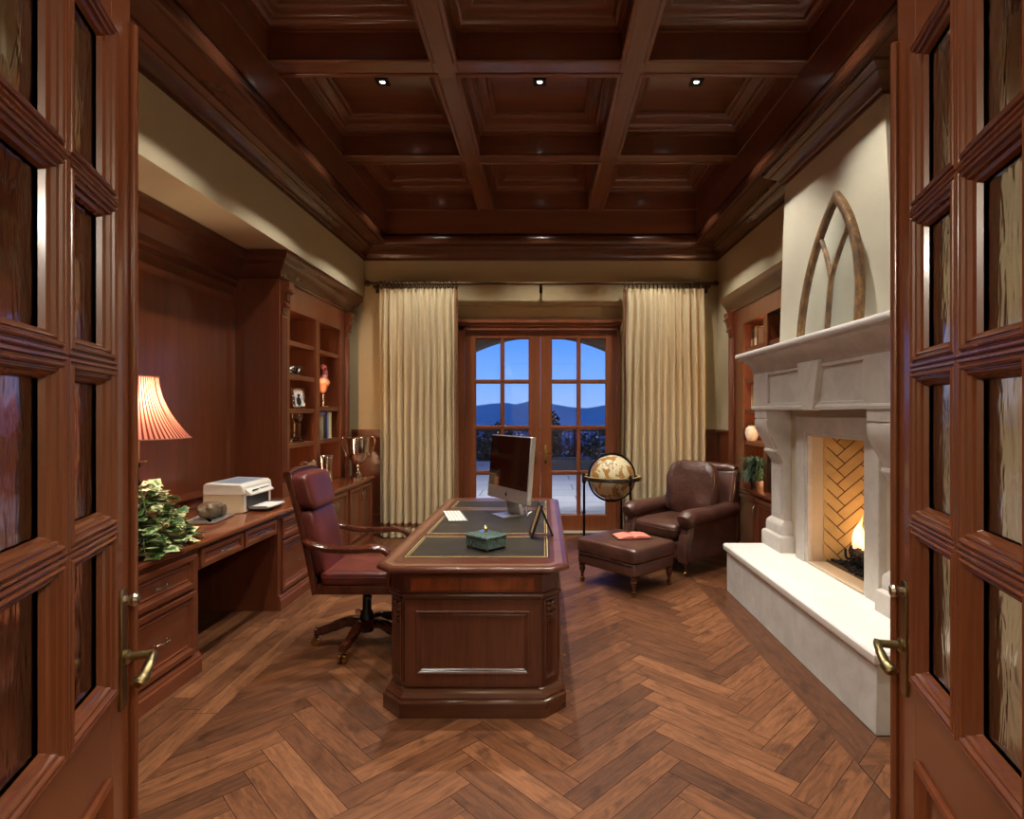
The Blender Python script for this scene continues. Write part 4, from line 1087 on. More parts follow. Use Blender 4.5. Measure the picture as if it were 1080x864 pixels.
# seat frame and cushion
m = M(); m.stack([(-.25,-.24),(.27,-.26),(.29,-.22),(.29,.22),(.27,.26),(-.25,.24)], [(-.01,.396),(0,.402),(.006,.43),(.0,.452),(-.01,.455)]); m.obj('seat_frame', chairw, t, ang=30)
m = M(); m.blob((.02,0,.492), .268, .245, .05, .35, .28, 56, 20, lambda p: Vector((p.x, p.y, p.z - (.012*cos(p.x*6)*cos(p.y*6) if p.z > 0 else 0) + (0 if p.z < 0 else -.03*max(0, p.x-.19)/.08)))); m.obj('seat_cushion', oxblood, t)
m = M(); m.tube([( .285*cos(a*pi/30), .0, 0) for a in ()] or [(.02+.266*math.copysign(abs(cos(2*pi*k/60))**.28, cos(2*pi*k/60)), .243*math.copysign(abs(sin(2*pi*k/60))**.28, sin(2*pi*k/60)), .503) for k in range(60)], .006, 6, closed=True); m.obj('seat_piping', oxblood, t)
# back uprights and cushions, leaning back
bk = lambda z, off=0: -.27 - (z-.45)*.17 - .05*((z-.45)/.75)**2 + off
for s in (-1, 1):
    m = M(); m.tube([(bk(z), s*.225, z) for z in [.40+.047*i for i in range(17)]], .023, 10, sq=(1.05,.8,.5)); m.obj('back_upright', chairw, t)
m = M(); m.tube([(bk(1.165), -.235, 1.155), (bk(1.175), -.1, 1.172), (bk(1.175), .1, 1.172), (bk(1.165), .235, 1.155)], .024, 12, sq=(1,.9,.6)); m.obj('top_rail', chairw, t); m = M(); m.tube([(bk(.46), -.22, .455), (bk(.46), .22, .455)], .02, 10); m.obj('back_rail', chairw, t)
def back_pad(z0, z1, th, off, bulge, nm):
    def f(p):
        z = (z0+z1)/2 + p.z
        return Vector((p.x + bk(z, off), p.y, z))
    m = M(); m.blob((0,0,0), th, .215, (z1-z0)/2, .32, .3, 48, 28, f); return m.obj(nm, oxblood, t)
back_pad(.925, 1.16, .062, .045, 0, 'headrest_pad'); back_pad(.49, .935, .048, .035, 0, 'back_pad')
m = M(); m.grid(lambda u, v: (bk(.46+.70*v, -.012), -.2+.4*u, .46+.70*v), 6, 12); m.obj('back_shell', black, t, solid=.012)
for s in (-1, 1):
    m = M(); y = s*.285
    pts = spline([(bk(.735, .01), s*.235, .735), (bk(.72,.06), y, .725), (-.15,y,.70), (.02,y,.695), (.12,y,.70), (.19,y,.685), (.225,y,.635), (.225,y,.56), (.215,y,.48), (.225,s*.275,.425)], 6)
    n = len(pts); m.tube(pts, [.021 + .007*sin(min(1, i/n*1.6)*pi) for i in range(n)], 12, sq=(1.25,.8,.7)); m.obj('armrest', chairw, t)
# ================================================================== ARMCHAIR AND OTTOMAN
t = thing('armchair', 'brown leather club armchair with a loose back pillow by the right curtain', 'armchair', (1.385,5.70,0), radians(219))
def crease(p, amp=.012, f=9):
    return p*(1 + amp*noise.noise(Vector((p.x*f, p.y*f, p.z*f*2)))*3)
m = M(); m.stack([(-.40,-.27),(.33,-.27),(.33,.27),(-.40,.27)], [(0,.15),(.02,.16),(.02,.31),(0,.32)]); m.obj('seat_base', club, t, bevel=.015)
for s in (-1, 1):
    m = M(); pr = [(-.42,.14),(.33,.14),(.37,.17),(.385,.25),(.38,.33),(.36,.38),(.345,.44),(.33,.52),(-.42,.56)]
    m.prism(pr, lambda u, v, a: (u, a, v), s*.275, s*.415); a_ = m.obj('arm', club, t, bevel=.035, ang=60)
    m = M(); pts = [(-.44,s*.352,.575),(-.2,s*.352,.555),(.05,s*.352,.545),(.22,s*.352,.545),(.31,s*.352,.54),(.36,s*.352,.532),(.385,s*.352,.525),(.395,s*.352,.52)]
    m.tube(pts, [.085,.088,.092,.098,.098,.09,.065,.02], 22, sq=(1,.9)); m.obj('arm_roll', club, a_)
    m = M(); m.tube(spline([(.392,s*.35,.15),(.397,s*.35,.25),(.388,s*.35,.34),(.375,s*.35,.40)], 5), .045, 14, sq=(1.1,.5)); m.obj('arm_facing', club, a_)
# outer back, raked and rolled at the top
m = M(); m.prism([(-.34,.15),(-.30,.45),(-.40,.93),(-.45,.97),(-.51,.965),(-.535,.90),(-.47,.5),(-.44,.15)], lambda u, v, a: (u, a, v), -.40, .40); m.obj('backrest', club, t, bevel=.04, ang=60)
m = M(); m.tube([(-.47,-.37,.945),(-.47,-.30,.955),(-.47,.30,.955),(-.47,.37,.945)], [.05,.062,.062,.05], 18); m.obj('back_roll', club, t)
m = M(); m.blob((.055,0,.405), .345, .268, .085, .42, .25, 60, 24, lambda p: Vector((p.x, p.y, p.z + (.018*cos(p.x*4.2)*cos(p.y*5) if p.z > 0 else 0) + .006*noise.noise(p*9)))); m.obj('seat_cushion', club, t)
m = M(); m.tube([(.055+.343*math.copysign(abs(cos(2*pi*k/64))**.25, cos(2*pi*k/64)), .266*math.copysign(abs(sin(2*pi*k/64))**.25, sin(2*pi*k/64)), .425) for k in range(64)], .007, 6, closed=True); m.obj('cushion_piping', club, t)
def pil(p):
    r = (p.y/.30)**2 + (p.z/.29)**2
    q_ = Vector((p.x*(1 - .35*min(1.2, r)*.9), p.y, p.z))
    q_.x += .012*noise.noise(Vector((p.y*7, p.z*7, 2))) + .016*sin(p.y*26 + 14*p.z + 3*noise.noise(Vector((p.y*5, p.z*5, 0))))*min(1, r)
    return q_
m = M(); m.blob((0,0,0), .125, .30, .29, .55, .42, 72, 48, pil); m.xf(Matrix.Translation((-.225,0,.755)) @ Matrix.Rotation(radians(-14), 4, 'Y')); m.obj('back_pillow', creased, t)
for (lx, ly, fr_) in ((.31,.33,1), (.31,-.33,1), (-.40,.33,0), (-.40,-.33,0)):
    m = M()
    if fr_: m.lathe([(0,.045),(.014,.045),(.018,.055),(.014,.065),(.026,.10),(.032,.12),(.026,.135),(.03,.15),(.0,.151)], (lx,ly,0), 16)
    else: m.tube([(lx,ly,.15),(lx-.02,ly,.07),(lx-.04,ly,.045)], [.03,.024,.018], 8)
    lg = m.obj('leg', chairw, t)
    m = M(); xx = lx - (0 if fr_ else .04)
    m.tube([(xx,ly-.012,.022),(xx,ly+.012,.022)], .0215, 14); m.box(xx-.008,xx+.008,ly-.016,ly+.016,.03,.047); m.obj('caster', bright_brass, lg)
t = thing('ottoman', 'brown leather ottoman on turned legs in front of the armchair', 'ottoman', (.745,5.04,0), radians(42))
m = M(); m.stack([(-.275,-.325),(.275,-.325),(.275,.325),(-.275,.325)], [(-.02,.165),(0,.17),(.005,.20),(.004,.26),(-.004,.275)]); m.obj('base', club, t, bevel=.012)
m = M(); m.blob((0,0,.34), .295, .345, .072, .28, .12, 80, 24, lambda p: Vector((p.x, p.y, p.z + (.012*cos(p.x*5)*cos(p.y*4.4) if p.z > 0 else 0) + .004*noise.noise(p*10)))); m.obj('top_cushion', club, t)
for zz in (.272, .385):
    m = M(); m.tube([((.285 if zz < .3 else .284)*math.copysign(abs(cos(2*pi*(k+.5)/72))**.12, cos(2*pi*(k+.5)/72)), (.335 if zz < .3 else .334)*math.copysign(abs(sin(2*pi*(k+.5)/72))**.12, sin(2*pi*(k+.5)/72)), zz) for k in range(72)], .006, 6, closed=True); m.obj('piping', club, t)
for lx in (-.25, .25):
    for ly in (-.30, .30):
        m = M(); m.lathe([(0,.048),(.012,.048),(.015,.056),(.012,.066),(.022,.10),(.03,.122),(.024,.135),(.03,.15),(.03,.166),(0,.167)], (lx,ly,0), 16); lg = m.obj('leg', chairw, t)
        m = M(); m.tube([(lx,ly-.012,.022),(lx,ly+.012,.022)], .0215, 14); m.box(lx-.008,lx+.008,ly-.016,ly+.016,.03,.05); m.obj('caster', bright_brass, lg)
pink = plain('pinkish_page', srgb(222,132,116), .6, var=.05, scale=60)
t = thing('open_book', 'open book with pinkish pages lying on the ottoman', 'book', (.80,5.02,.4255), radians(10))
m = M(); m.grid(lambda u, v: ((u-.5)*.31, (v-.5)*.20, .002 + .004*abs(u-.5)), 12, 2); m.obj('cover', cloth('cover_maroon', srgb(110,50,44)), t, solid=.003)
for s in (-1, 1):
    m = M(); m.prism([(.002,.005),(.15,.006),(.15,.012),(.10,.020),(.05,.026),(.02,.024),(.002,.012)], lambda u, v, a: (s*u, a, v), -.095, .095); m.obj('page_block', pink, t, ang=50)

# ================================================================== GLOBE
t = thing('floor_globe', 'antique style globe in a dark floor stand in front of the terrace door', 'globe', (.775,6.27,0))
gm = NT('antique_map'); gb_ = gm.bsdf(Roughness=.25, Coat__Weight=.5)
gn_ = gm.noise(gm.coord(), 6.5, 9, .62, .8)
g1 = gm.ramp(gn_, [(.50, srgb(216,206,170)), (.515, srgb(128,100,60)), (.55, srgb(180,132,70)), (.68, srgb(130,92,52))]); g1.color_ramp.interpolation = 'LINEAR'
gm.l(g1.outputs[0], gb_.inputs['Base Color'])
GC = Vector((0,0,.815)); GR = .252
tilt = Matrix.Translation(GC) @ Matrix.Rotation(radians(-23), 4, 'Y')
m = M(); m.blob((0,0,0), GR, GR, GR, 1, 1, 72, 48); m.xf(tilt); m.obj('globe_ball', gm.m, t)
m = M()
for k in range(72):
    pass
m.tube([(.268*cos(2*pi*k/72), 0, .268*sin(2*pi*k/72)) for k in range(72)], .009, 8, closed=True, sq=(.8,1.3))
for s in (-1, 1): m.tube([(0,0,s*.248),(0,0,s*.285)], .008, 8)
m.xf(Matrix.Translation(GC) @ Matrix.Rotation(radians(8), 4, 'Z') @ Matrix.Rotation(radians(-23), 4, 'Y')); m.obj('meridian_ring', iron, t)
m = M(); m.lathe([(.285,.79),(.33,.79),(.335,.797),(.335,.822),(.328,.832),(.285,.832),(.285,.79)], n=64, caps=False); hr = m.obj('horizon_ring', plain('ebonised_wood', srgb(34,26,22), .25, coat=.5), t)
m = M(); m.lathe([(.29,.8325),(.322,.8325),(.322,.8335),(.29,.8335),(.29,.8325)], n=64, caps=False); m.obj('ring_paper', plain('zodiac_paper', srgb(190,160,104), .5, var=.3, scale=60), hr)
for a in (182, 62, -58):
    c, s = cos(radians(a)), sin(radians(a))
    m = M(); prof = [(0,0),(.018,0),(.02,.02),(.013,.035),(.015,.09),(.02,.10),(.015,.11),(.0135,.40),(.02,.42),(.0135,.44),(.013,.74),(.022,.755),(.024,.79),(.024,.84),(.016,.852),(.012,.865),(0,.87)]
    m.lathe(prof, (.315*c, .315*s, 0), 14); m.obj('leg', iron, t)
m = M()
for a in (182, 62, -58): m.tube([(0,0,.10),(.31*cos(radians(a)),.31*sin(radians(a)),.10)], .009, 8)
m.lathe([(0,.085),(.04,.09),(.045,.10),(.04,.115),(.015,.13),(0,.135)], n=16)
m.obj('stretcher', iron, t)

# ================================================================== CURTAINS
cur = NT('cream_silk_curtain'); cb = cur.bsdf(Roughness=.55, Sheen__Weight=.25)
cn = cur.noise(cur.coord((1,1,.12)), 60, 3); cr_ = cur.ramp(cn, [(.3, srgb(204,189,152)), (.7, srgb(216,203,168))]); cur.l(cr_.outputs[0], cb.inputs['Base Color'])
trim_c = plain('bronze_curtain_band', srgb(128,88,58), .6, var=.25, scale=50)
YC = 6.845; ZR = 3.14
rd = thing('curtain_rod', 'long thin bronze curtain rod across the far wall above the doors', 'curtain rod', (-.03,YC,ZR))
bronze = plain('bronze_rod', srgb(74,54,38), .35, .7)
m = M(); m.tube([(-2.12,YC,ZR),(2.08,YC,ZR)], .016, 12); m.obj('pole', bronze, rd, world=True)
for x, s in ((-2.12,-1), (2.08,1)):
    m = M(); m.lathe([(0,-.01),(.022,-.01),(.022,.0),(.014,.01),(.03,.03),(.034,.05),(.024,.07),(.008,.085),(0,.087)], n=16, axis='x'); m.v = [(x + s*a, b+YC, c+ZR) for a, b, c in m.v]; m.obj('finial', bronze, rd, world=True)
for x in (-2.09, -.03, 2.05):
    m = M(); m.box(x-.014, x+.014, YC, YB-.001, ZR-.045, ZR-.025); m.box(x-.02, x+.02, YB-.012, YB-.001, ZR-.09, ZR+.02); m.tube([(x, YC+.022*cos(a), ZR+.0+.022*sin(a)) for a in [pi+pi*k/8 for k in range(9)]], .005, 6); m.obj('bracket', bronze, rd, world=True)
def curtain(x0, x1, inner, label, seed):
    rnd = random.Random(seed)
    t = thing('curtain', label, 'curtain', ((x0+x1)/2,YC,.01))
    nf = 11; off = [rnd.uniform(-.18,.18) for _ in range(nf*2+2)]; am = [rnd.uniform(.6,1.25) for _ in range(nf*2+2)]
    zt, zb_ = 3.075, .012
    def surf(u, z):
        f = u*nf; i = int(f); k = (z-zb_)/(zt-zb_)
        s = sin(2*pi*(f + off[min(i, nf)]*0) + .9*noise.noise(Vector((u*9, z*.5, seed))))
        a = .066*(am[min(i, nf)])*(1 - .55*k**6)
        sharp = math.copysign(abs(s)**.75, s)
        x = x0 + (x1-x0)*u + .014*noise.noise(Vector((u*11, z*.7, seed+4))) + .012*cos(2*pi*f)*(1-k)
        y = YC + a*sharp + .01*noise.noise(Vector((u*6, z*1.2, seed+9)))
        if k > .965: y = YC + (y-YC)*(.55)
        return x, y
    def band(ua, ub, za, zc, nu, nv, push=0):
        m = M()
        def fn(a, b):
            u = ua + (ub-ua)*a; z = za + (zc-za)*b; x, y = surf(u, z); return (x, y-push, z)
        m.grid(fn, nu, nv); return m
    m = band(0, 1, zb_, zt, 260, 46); m.obj('drape', cur.m, t, world=True, ang=80)
    ua, ub = (.965, 1.0) if inner == 'r' else (0, .035)
    m = band(ua, ub, zb_, zt, 12, 46, .003); m.obj('edge_band', trim_c, t, world=True, ang=80)
    m = band(0, 1, .135, .185, 260, 3, .003); m.obj('hem_band', trim_c, t, world=True, ang=80)
    n = 20
    for k in range(n):
        x = x0 + .02 + (x1-x0-.04)*k/(n-1)
        m = M(); m.tube([(x + .006*sin(2*pi*j/18), YC + .042*sin(2*pi*j/18), ZR-.02 + .042*cos(2*pi*j/18)) for j in range(18)], .0075, 8, closed=True)
        m.tube([(x,YC,ZR-.06),(x,YC,ZR-.07)], .003, 6)
        m.obj('ring', bronze, t, world=True)
curtain(-2.02, -1.055, 'r', 'pleated cream curtain left of the terrace doors', 1)
curtain(.985, 1.99, 'l', 'pleated cream curtain right of the terrace doors behind the armchair', 2)

# ================================================================== RIGHT BUILT-INS
BXR = 2.15; XB2 = 2.58
t = thing('cupboard', 'low mahogany cupboard under the right bookcase beside the armchair', 'cupboard', (2.30,5.65,0))
m = M(); m.box(2.075, XB2, 4.90, 6.42, 0, .735); m.obj('body', wz, t, world=True, smooth=False)
m = M(); m.prism([(0,0),(.025,0),(.025,.075),(.018,.085),(.018,.10),(.008,.115),(0,.12)], lambda u, v, a: (2.076-u, a, v), 4.90, 6.42); m.obj('plinth', wy, t, world=True, ang=30)
for a, b in ((4.93,5.41), (5.42,5.90), (5.91,6.39)):
    m = M(); m.rect((2.075, b, .135), (0,-1,0), (0,0,1), (-1,0,0), b-a, .58, drawer_prof, back=True); d = m.obj('door', wz, t, world=True, ang=30)
    m = M(); m.tube(spline([(2.055,b-.04,.55),(2.035,b-.04,.565),(2.028,b-.04,.60),(2.035,b-.04,.635),(2.055,b-.04,.65)], 4), .0055, 8); m.obj('pull_handle', nickel, d, world=True)
m = M(); m.stack([(2.06,4.895),(XB2,4.895),(XB2,6.408),(2.06,6.408)][:4], [(-.02,.736),(-.012,.736),(-.012,.742),(.004,.746),(.010,.755),(.010,.77),(.006,.778),(-.002,.78)])
tag(m.obj('worktop', wood('counter_wood', srgb(86,42,24), srgb(142,80,50), 'y', rough=.25, coat=.4), ang=30), 'short mahogany worktop under the fern beside the fireplace', 'worktop')
t = thing('bookcase', 'tall mahogany bookcase set into the wall beyond the fireplace', 'bookcase', (2.36,5.65,.781))
m = M()
m.box(BXR+.02, XB2, 4.88, 4.91, zb, 2.68); m.box(BXR+.02, XB2, 6.39, 6.42, zb, 2.68); m.box(XB2-.02, XB2, 4.91, 6.39, zb, 2.68); m.box(BXR+.02, XB2, 4.91, 6.39, 2.66, 2.68)
m.box(BXR+.02, XB2-.02, 5.98, 6.01, zb, 2.66); m.box(BXR+.02, XB2-.02, 5.35, 5.40, zb, 2.66); m.box(BXR+.02, XB2-.02, 4.91, 6.01, 2.50, 2.52)
m.obj('carcass', wz, t, world=True, smooth=False)
m = M(); m.box(BXR, BXR+.02, 5.97, 6.42, zb, 2.68); m.box(BXR, BXR+.02, 4.88, 4.98, zb, 2.68); m.box(BXR, BXR+.02, 5.33, 5.42, zb, 2.5); m.box(BXR, BXR+.02, 4.98, 5.97, 2.5, 2.68); m.obj('face_frame', wz, t, world=True, bevel=.003)
m = M(); m.box(BXR-.022, BXR+.005, 6.22, 6.38, zb, 2.40)
for k in (-1,0,1): m.tube([(BXR-.022,6.30+k*.04,zb+.14),(BXR-.022,6.30+k*.04,2.38)], .012, 8)
q_ = m.obj('pilaster', wz, t, world=True, bevel=.002)
m = M(); m.prism([(0,2.40),(.03,2.41),(.035,2.45),(.05,2.52),(.075,2.60),(.085,2.67),(0,2.68)], lambda u, v, a: (BXR+.004-u, a, v), 6.235, 6.365)
for z in (2.48, 2.60): m.lathe([(0,-.07),(.02,-.07),(.024,-.06),(.024,.06),(.02,.07),(0,.07)], (BXR-.03-.03*(z-2.46)/.13, 6.30, z), 12, 'y')
m.obj('carved_corbel', wz, q_, world=True)
m = M(); m.stack([(2.19,6.42),(BXR,6.42),(BXR,4.88),(2.19,4.88)], [(0,2.68),(.01,2.684),(.01,2.70),(.02,2.71),(.03,2.74),(.05,2.78),(.065,2.80),(.07,2.82),(.08,2.85),(.082,2.87),(0,2.872)], closed=False)
m.box(BXR, 2.30, 4.88, 6.42, 2.68, 2.872); m.obj('crown', crown_wood, t, world=True, ang=25)
RZ = [2.24,1.915,1.587,1.25]
for a, b in ((4.911,5.349), (5.401,5.979)):
    for z in RZ:
        m = M(); m.box(BXR+.04, XB2-.021, a, b, z-.03, z-.001); m.box(BXR+.022, BXR+.04, a, b, z-.045, z-.001); m.obj('shelf', wy, t, world=True, bevel=.002)
gy = 5.965
cols_r = [('cream and gold book at the far end of the top shelf beside the mantel', .035, .205, cloth('cover_gold', srgb(226,180,110))), ('plum book beside the gold one on the top shelf by the mantel', .04, .21, cloth('cover_plum', srgb(92,50,56))),
 ('grey book between the plum and the tall cream books on the top shelf', .03, .20, cloth('cover_grey', srgb(150,138,124))), ('tall cream book on the top shelf by the mantel', .05, .215, cloth('cover_ivory', srgb(232,220,180))),
 ('brown leather book leaning at the dark end of the top shelf by the mantel', .05, .20, cloth('cover_umber', srgb(70,40,28)))]
for lb, wd, hh, c in cols_r:
    book((lb, 'books in the right bookcase'), gy-wd+.002, gy, 2.235, hh, 2.2405, c, .17, face=-1); gy -= wd+.001
gy = 5.965
for lb, wd, hh, c in [('ivory book at the far end of the middle shelf beside the mantel', .03, .25, cloth('cover_bone', srgb(234,214,170))), ('tan book second from the far end of the middle shelf', .03, .26, cloth('cover_tan', srgb(206,160,110))),
  ('pale yellow book third from the far end of the middle shelf', .035, .25, cloth('cover_straw', srgb(236,216,150))), ('rust brown book fourth from the far end of the middle shelf', .03, .26, cloth('cover_rust', srgb(150,80,48))), ('off-white book nearest the mantel on the middle shelf', .035, .255, cloth('cover_chalk', srgb(228,222,206)))]:
    book((lb, 'books in the right bookcase'), gy-wd+.002, gy, 2.235, hh, 1.5875, c, .17, face=-1); gy -= wd+.001
t = thing('porcelain_jar', 'small white porcelain jar on the lowest right shelf beside the mantel', 'jar', (2.215,5.895,1.2505))
m = M(); m.lathe([(0,0),(.045,0),(.06,.03),(.07,.08),(.06,.13),(.035,.15),(.035,.16),(0,.162)], n=24); m.obj('body', plain('white_porcelain', srgb(232,226,210), .2, var=.12, scale=40), t)
m = M(); m.lathe([(0,.162),(.042,.162),(.038,.175),(.012,.185),(.014,.20),(0,.205)], n=20); m.obj('lid', bright_brass, t)
# fern
t = thing('fern', 'dark green fern on the worktop between the armchair and the mantel', 'plant', (2.15,5.56,.7805))
m = M(); m.lathe([(0,0),(.06,0),(.08,.08),(.085,.09),(.075,.09),(.07,.08),(0,.078)], n=24); m.obj('pot', plain('fern_pot', srgb(60,44,36), .6), t)
fm_ = plain('fern_green', srgb(58,84,60), .5, var=.4, scale=20)
rnd = random.Random(21); m = M()
for k in range(480):
    a = rnd.uniform(0, 2*pi); L_ = rnd.uniform(.16, .44); up = rnd.uniform(.02, .34)
    rmax = L_
    ex, ey = cos(a)*rmax, sin(a)*rmax
    ex = min(.30, ex) if ex > 0 else max(ex, -.20)
    ey = max(-.26, min(.26, ey))
    if ex < 0: pass
    b0 = Vector((rnd.uniform(-.03,.03), rnd.uniform(-.03,.03), .08)); b3 = Vector((ex*(.35 if ex > 0 else 1), ey, max(.02, .05 + up*.75)))
    b1 = b0 + Vector((0,0,up*.9)); b2 = b3*0.7 + b0*.3 + Vector((0,0,.10))
    P_ = [Vector(x) for x in bez(b0, b1, b2, b3, 6)]
    for i in range(6):
        d = (P_[i+1]-P_[i]); w_ = d.cross(Vector((0,0,1)))
        if w_.length < 1e-6: w_ = Vector((1,0,0))
        w_ = w_.normalized()*.0055*(1 - (i/6)**2 + .1)
        w2 = w_*.8
        m.add([P_[i]-w_, P_[i]+w_, P_[i+1]+w2, P_[i+1]-w2], [(0,1,2,3)])
m.obj('fronds', fm_, t, recalc=False)

# ================================================================== FIREPLACE
t = thing('hearth', 'raised pale limestone hearth with a thick slab top along the right wall', 'hearth', (1.83,3.75,0))
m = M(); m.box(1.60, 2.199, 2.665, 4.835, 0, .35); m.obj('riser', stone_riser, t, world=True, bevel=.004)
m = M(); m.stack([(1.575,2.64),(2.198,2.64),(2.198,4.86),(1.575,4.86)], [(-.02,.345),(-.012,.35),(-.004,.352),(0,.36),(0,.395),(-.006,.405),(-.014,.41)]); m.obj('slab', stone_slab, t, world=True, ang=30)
FZ0 = .4105
t = thing('mantelpiece', 'carved limestone mantelpiece with scroll legs around the fireplace', 'mantel', (1.93,3.84,FZ0))
fp = [(2.039,4.84),(1.835,4.84),(1.835,2.87),(2.039,2.87)]
m = M(); m.stack(fp, [(.10,2.026),(.118,2.028),(.122,2.036),(.122,2.052),(.116,2.062),(.10,2.066)], closed=False)
m.box(1.735, 2.039, 2.77, 4.94, 2.026, 2.066); m.obj('shelf', stone_slab, t, world=True, ang=40)
m = M(); m.stack(fp, [(0,1.88),(.008,1.885),(.008,1.90),(.014,1.915),(.028,1.955),(.052,1.985),(.082,2.004),(.092,2.006),(.096,2.025)], closed=False); m.obj('cornice', stone, t, world=True, ang=25)
m = M(); m.box(1.85, 2.038, 2.88, 4.83, 1.58, 2.02)
for a, b in ((2.87,3.18), (4.53,4.84)): m.box(1.832, 2.037, a, b, 1.578, 1.90)
m.box(1.835, 1.86, 3.18, 4.53, 1.855, 1.90); m.box(1.835, 1.86, 3.18, 4.53, 1.578, 1.625)
m.obj('frieze', stone, t, world=True, bevel=.004)
m = M(); m.stack(fp, [(0,1.572),(.012,1.575),(.014,1.592),(.010,1.60),(.002,1.606)], closed=False); m.obj('frieze_moulding', stone, t, world=True, ang=25)
m = M(); hexa(m, [(1.812,3.735,1.567),(1.86,3.735,1.567),(1.86,3.89,1.567),(1.812,3.89,1.567)], [(1.805,3.645,1.90),(1.86,3.645,1.90),(1.86,3.95,1.90),(1.805,3.95,1.90)]); m.obj('keystone', stone, t, world=True, bevel=.004)
cont = [(1.835,1.571),(1.835,1.505),(1.846,1.503),(1.846,1.497),(1.836,1.49),(1.833,1.46),(1.84,1.42),(1.856,1.38),(1.878,1.34),(1.902,1.30),(1.920,1.265),(1.926,1.245),(1.918,1.238),(1.915,1.222),(1.922,1.208),(1.938,1.203),(1.942,1.19),(1.955,1.17),(1.972,1.145),(1.978,1.12),(1.978,.66),(1.965,.655),(1.955,.648),(1.935,.625),(1.93,.61),(1.93,.545),(1.915,.54),(1.9,.53),(1.89,.515),(1.888,.42),(1.888,FZ0),(2.0385,FZ0),(2.0385,1.571)]
for a, b in ((2.90,3.15), (4.56,4.81)):
    m = M(); top = [p for p in cont if p[1] >= .66 or p[0] > 2] ; top = cont[:21] + [(2.0385,.66),(2.0385,1.571)]
    m.prism(top, lambda u, v, k: (u, k, v), a, b); lg = m.obj('leg', stone, t, world=True, ang=30)
    m = M(); cv = cont[4:20]
    m.prism([(u-.006, v) for u, v in cv] + [(u+.02, v) for u, v in cv[::-1]], lambda u, v, k: (u, k, v), a+.05, b-.05)
    m.rect((1.9775,b-.04,.70), (0,-1,0), (0,0,1), (-1,0,0), b-a-.08, .38, [(0,0),(0,.004),(.008,.006),(.016,.002)]) 
    m.obj('carved_band', stone, lg, world=True, ang=30)
    m = M(); m.stack([(2.0385,b),(1.978,b),(1.978,a),(2.0385,a)], [(.06,FZ0),(.06,.515),(.056,.53),(.044,.54),(.034,.545),(.034,.61),(.03,.625),(.012,.648),(.004,.655),(0,.66)], closed=False)
    m.box(1.98, 2.0384, a, b, FZ0, .66); m.obj('leg_base', stone, lg, world=True, ang=30)
m = M()
def surround(m, x, off0, prof):
    # three-sided moulding round the opening: prof = [(distance from opening, raise)]
    vs = []; n = len(prof)
    for o, r in prof:
        for y, z in ((4.21+o, FZ0), (4.21+o, 1.376+o*.85), (3.47-o, 1.376+o*.85), (3.47-o, FZ0)): vs.append((x-r, y, z))
    fs = []
    for i in range(n-1):
        for k in range(3): fs.append((i*4+k, i*4+k+1, (i+1)*4+k+1, (i+1)*4+k))
    m.add(vs, fs)
surround(m, 2.039, 0, [(-.0,-.002),(0,.03),(.006,.036),(.03,.036),(.034,.044),(.04,.046),(.165,.046),(.17,.042),(.17,-.002)]); m.obj('surround', stone, t, world=True, ang=30)
# firebox
def brick_wall(m, p0, p1, z0, z1, w_, n_, ph, thick=.012):
    p0, p1 = Vector((*p0,0)), Vector((*p1,0)); d = (p1-p0); L_ = d.length; d.normalize(); nn = Vector((-d.y, d.x, 0))
    for pl, _ in herring(w_, n_, ph[0], ph[1], (0, L_, 0, z1-z0), .004):
        vs = [p0 + d*p[0] + Vector((0,0,z0+p[1])) for p in pl]; k = len(vs)
        m.add(vs + [v + nn*thick for v in vs], [tuple(range(k)), tuple(range(2*k-1, k-1, -1))] + [(i, (i+1) % k, k+(i+1) % k, k+i) for i in range(k)])
bw = M()
FL, FB = .43, 1.45
brick_wall(bw, (2.61,4.05), (2.13,4.215), FL, FB, .075, 3, (.1,.05))
brick_wall(bw, (2.13,3.465), (2.61,3.63), FL, FB, .075, 3, (.1,.05))
brick_wall(bw, (2.61,3.63), (2.61,4.05), FL, FB, .075, 3, (.1,.05))
for o in (bw,): o.v = [(x, y, z) for x, y, z in o.v]
structure(bw.obj('wall_firebox', brick_m, smooth=False), 'yellow fire bricks laid in herringbone inside the fireplace', 'firebox')
w = M()
def slabp(m, p0, p1, z0, z1, th): 
    p0, p1 = Vector((*p0,0)), Vector((*p1,0)); d = (p1-p0).normalized(); nn = Vector((d.y, -d.x, 0))*th
    hexa(m, [tuple(q+Vector((0,0,z0))) for q in (p0, p1, p1+nn, p0+nn)], [tuple(q+Vector((0,0,z1))) for q in (p0, p1, p1+nn, p0+nn)])
slabp(w, (2.61,4.053), (2.13,4.218), FL-.02, FB, .06); slabp(w, (2.13,3.462), (2.61,3.627), FL-.02, FB, .06); slabp(w, (2.613,3.6), (2.613,4.08), FL-.02, FB, .06)
w.box(2.14, 2.7, 3.4, 4.3, FB, FB+.05); w.box(2.14, 2.7, 3.4, 4.3, .36, FL-.001)
structure(w.obj('trim_14', mortar, smooth=False), 'dark mortar backing of the firebox', 'firebox')
w = M(); w.box(2.0, 2.14, 3.475, 4.205, FZ0, .425); structure(w.obj('trim_15', stone_tan, bevel=.002), 'tan stone sill at the mouth of the fireplace', 'sill')
rnd = random.Random(9)
m = M()
for _ in range(420):
    x = rnd.uniform(2.16, 2.56); e = (x-2.13)/.48*.16; y = rnd.uniform(3.49+e, 4.19-e); r = rnd.uniform(.008, .018)
    s0 = len(m.v); m.blob((0,0,0), r, r*rnd.uniform(.7,1.2), r*.7, .7, .8, 6, 4); m.xf(Matrix.Translation((x, y, FL + r*.5 + rnd.uniform(0,.012))) @ Matrix.Rotation(rnd.uniform(0,6), 4, 'Z'), s0)
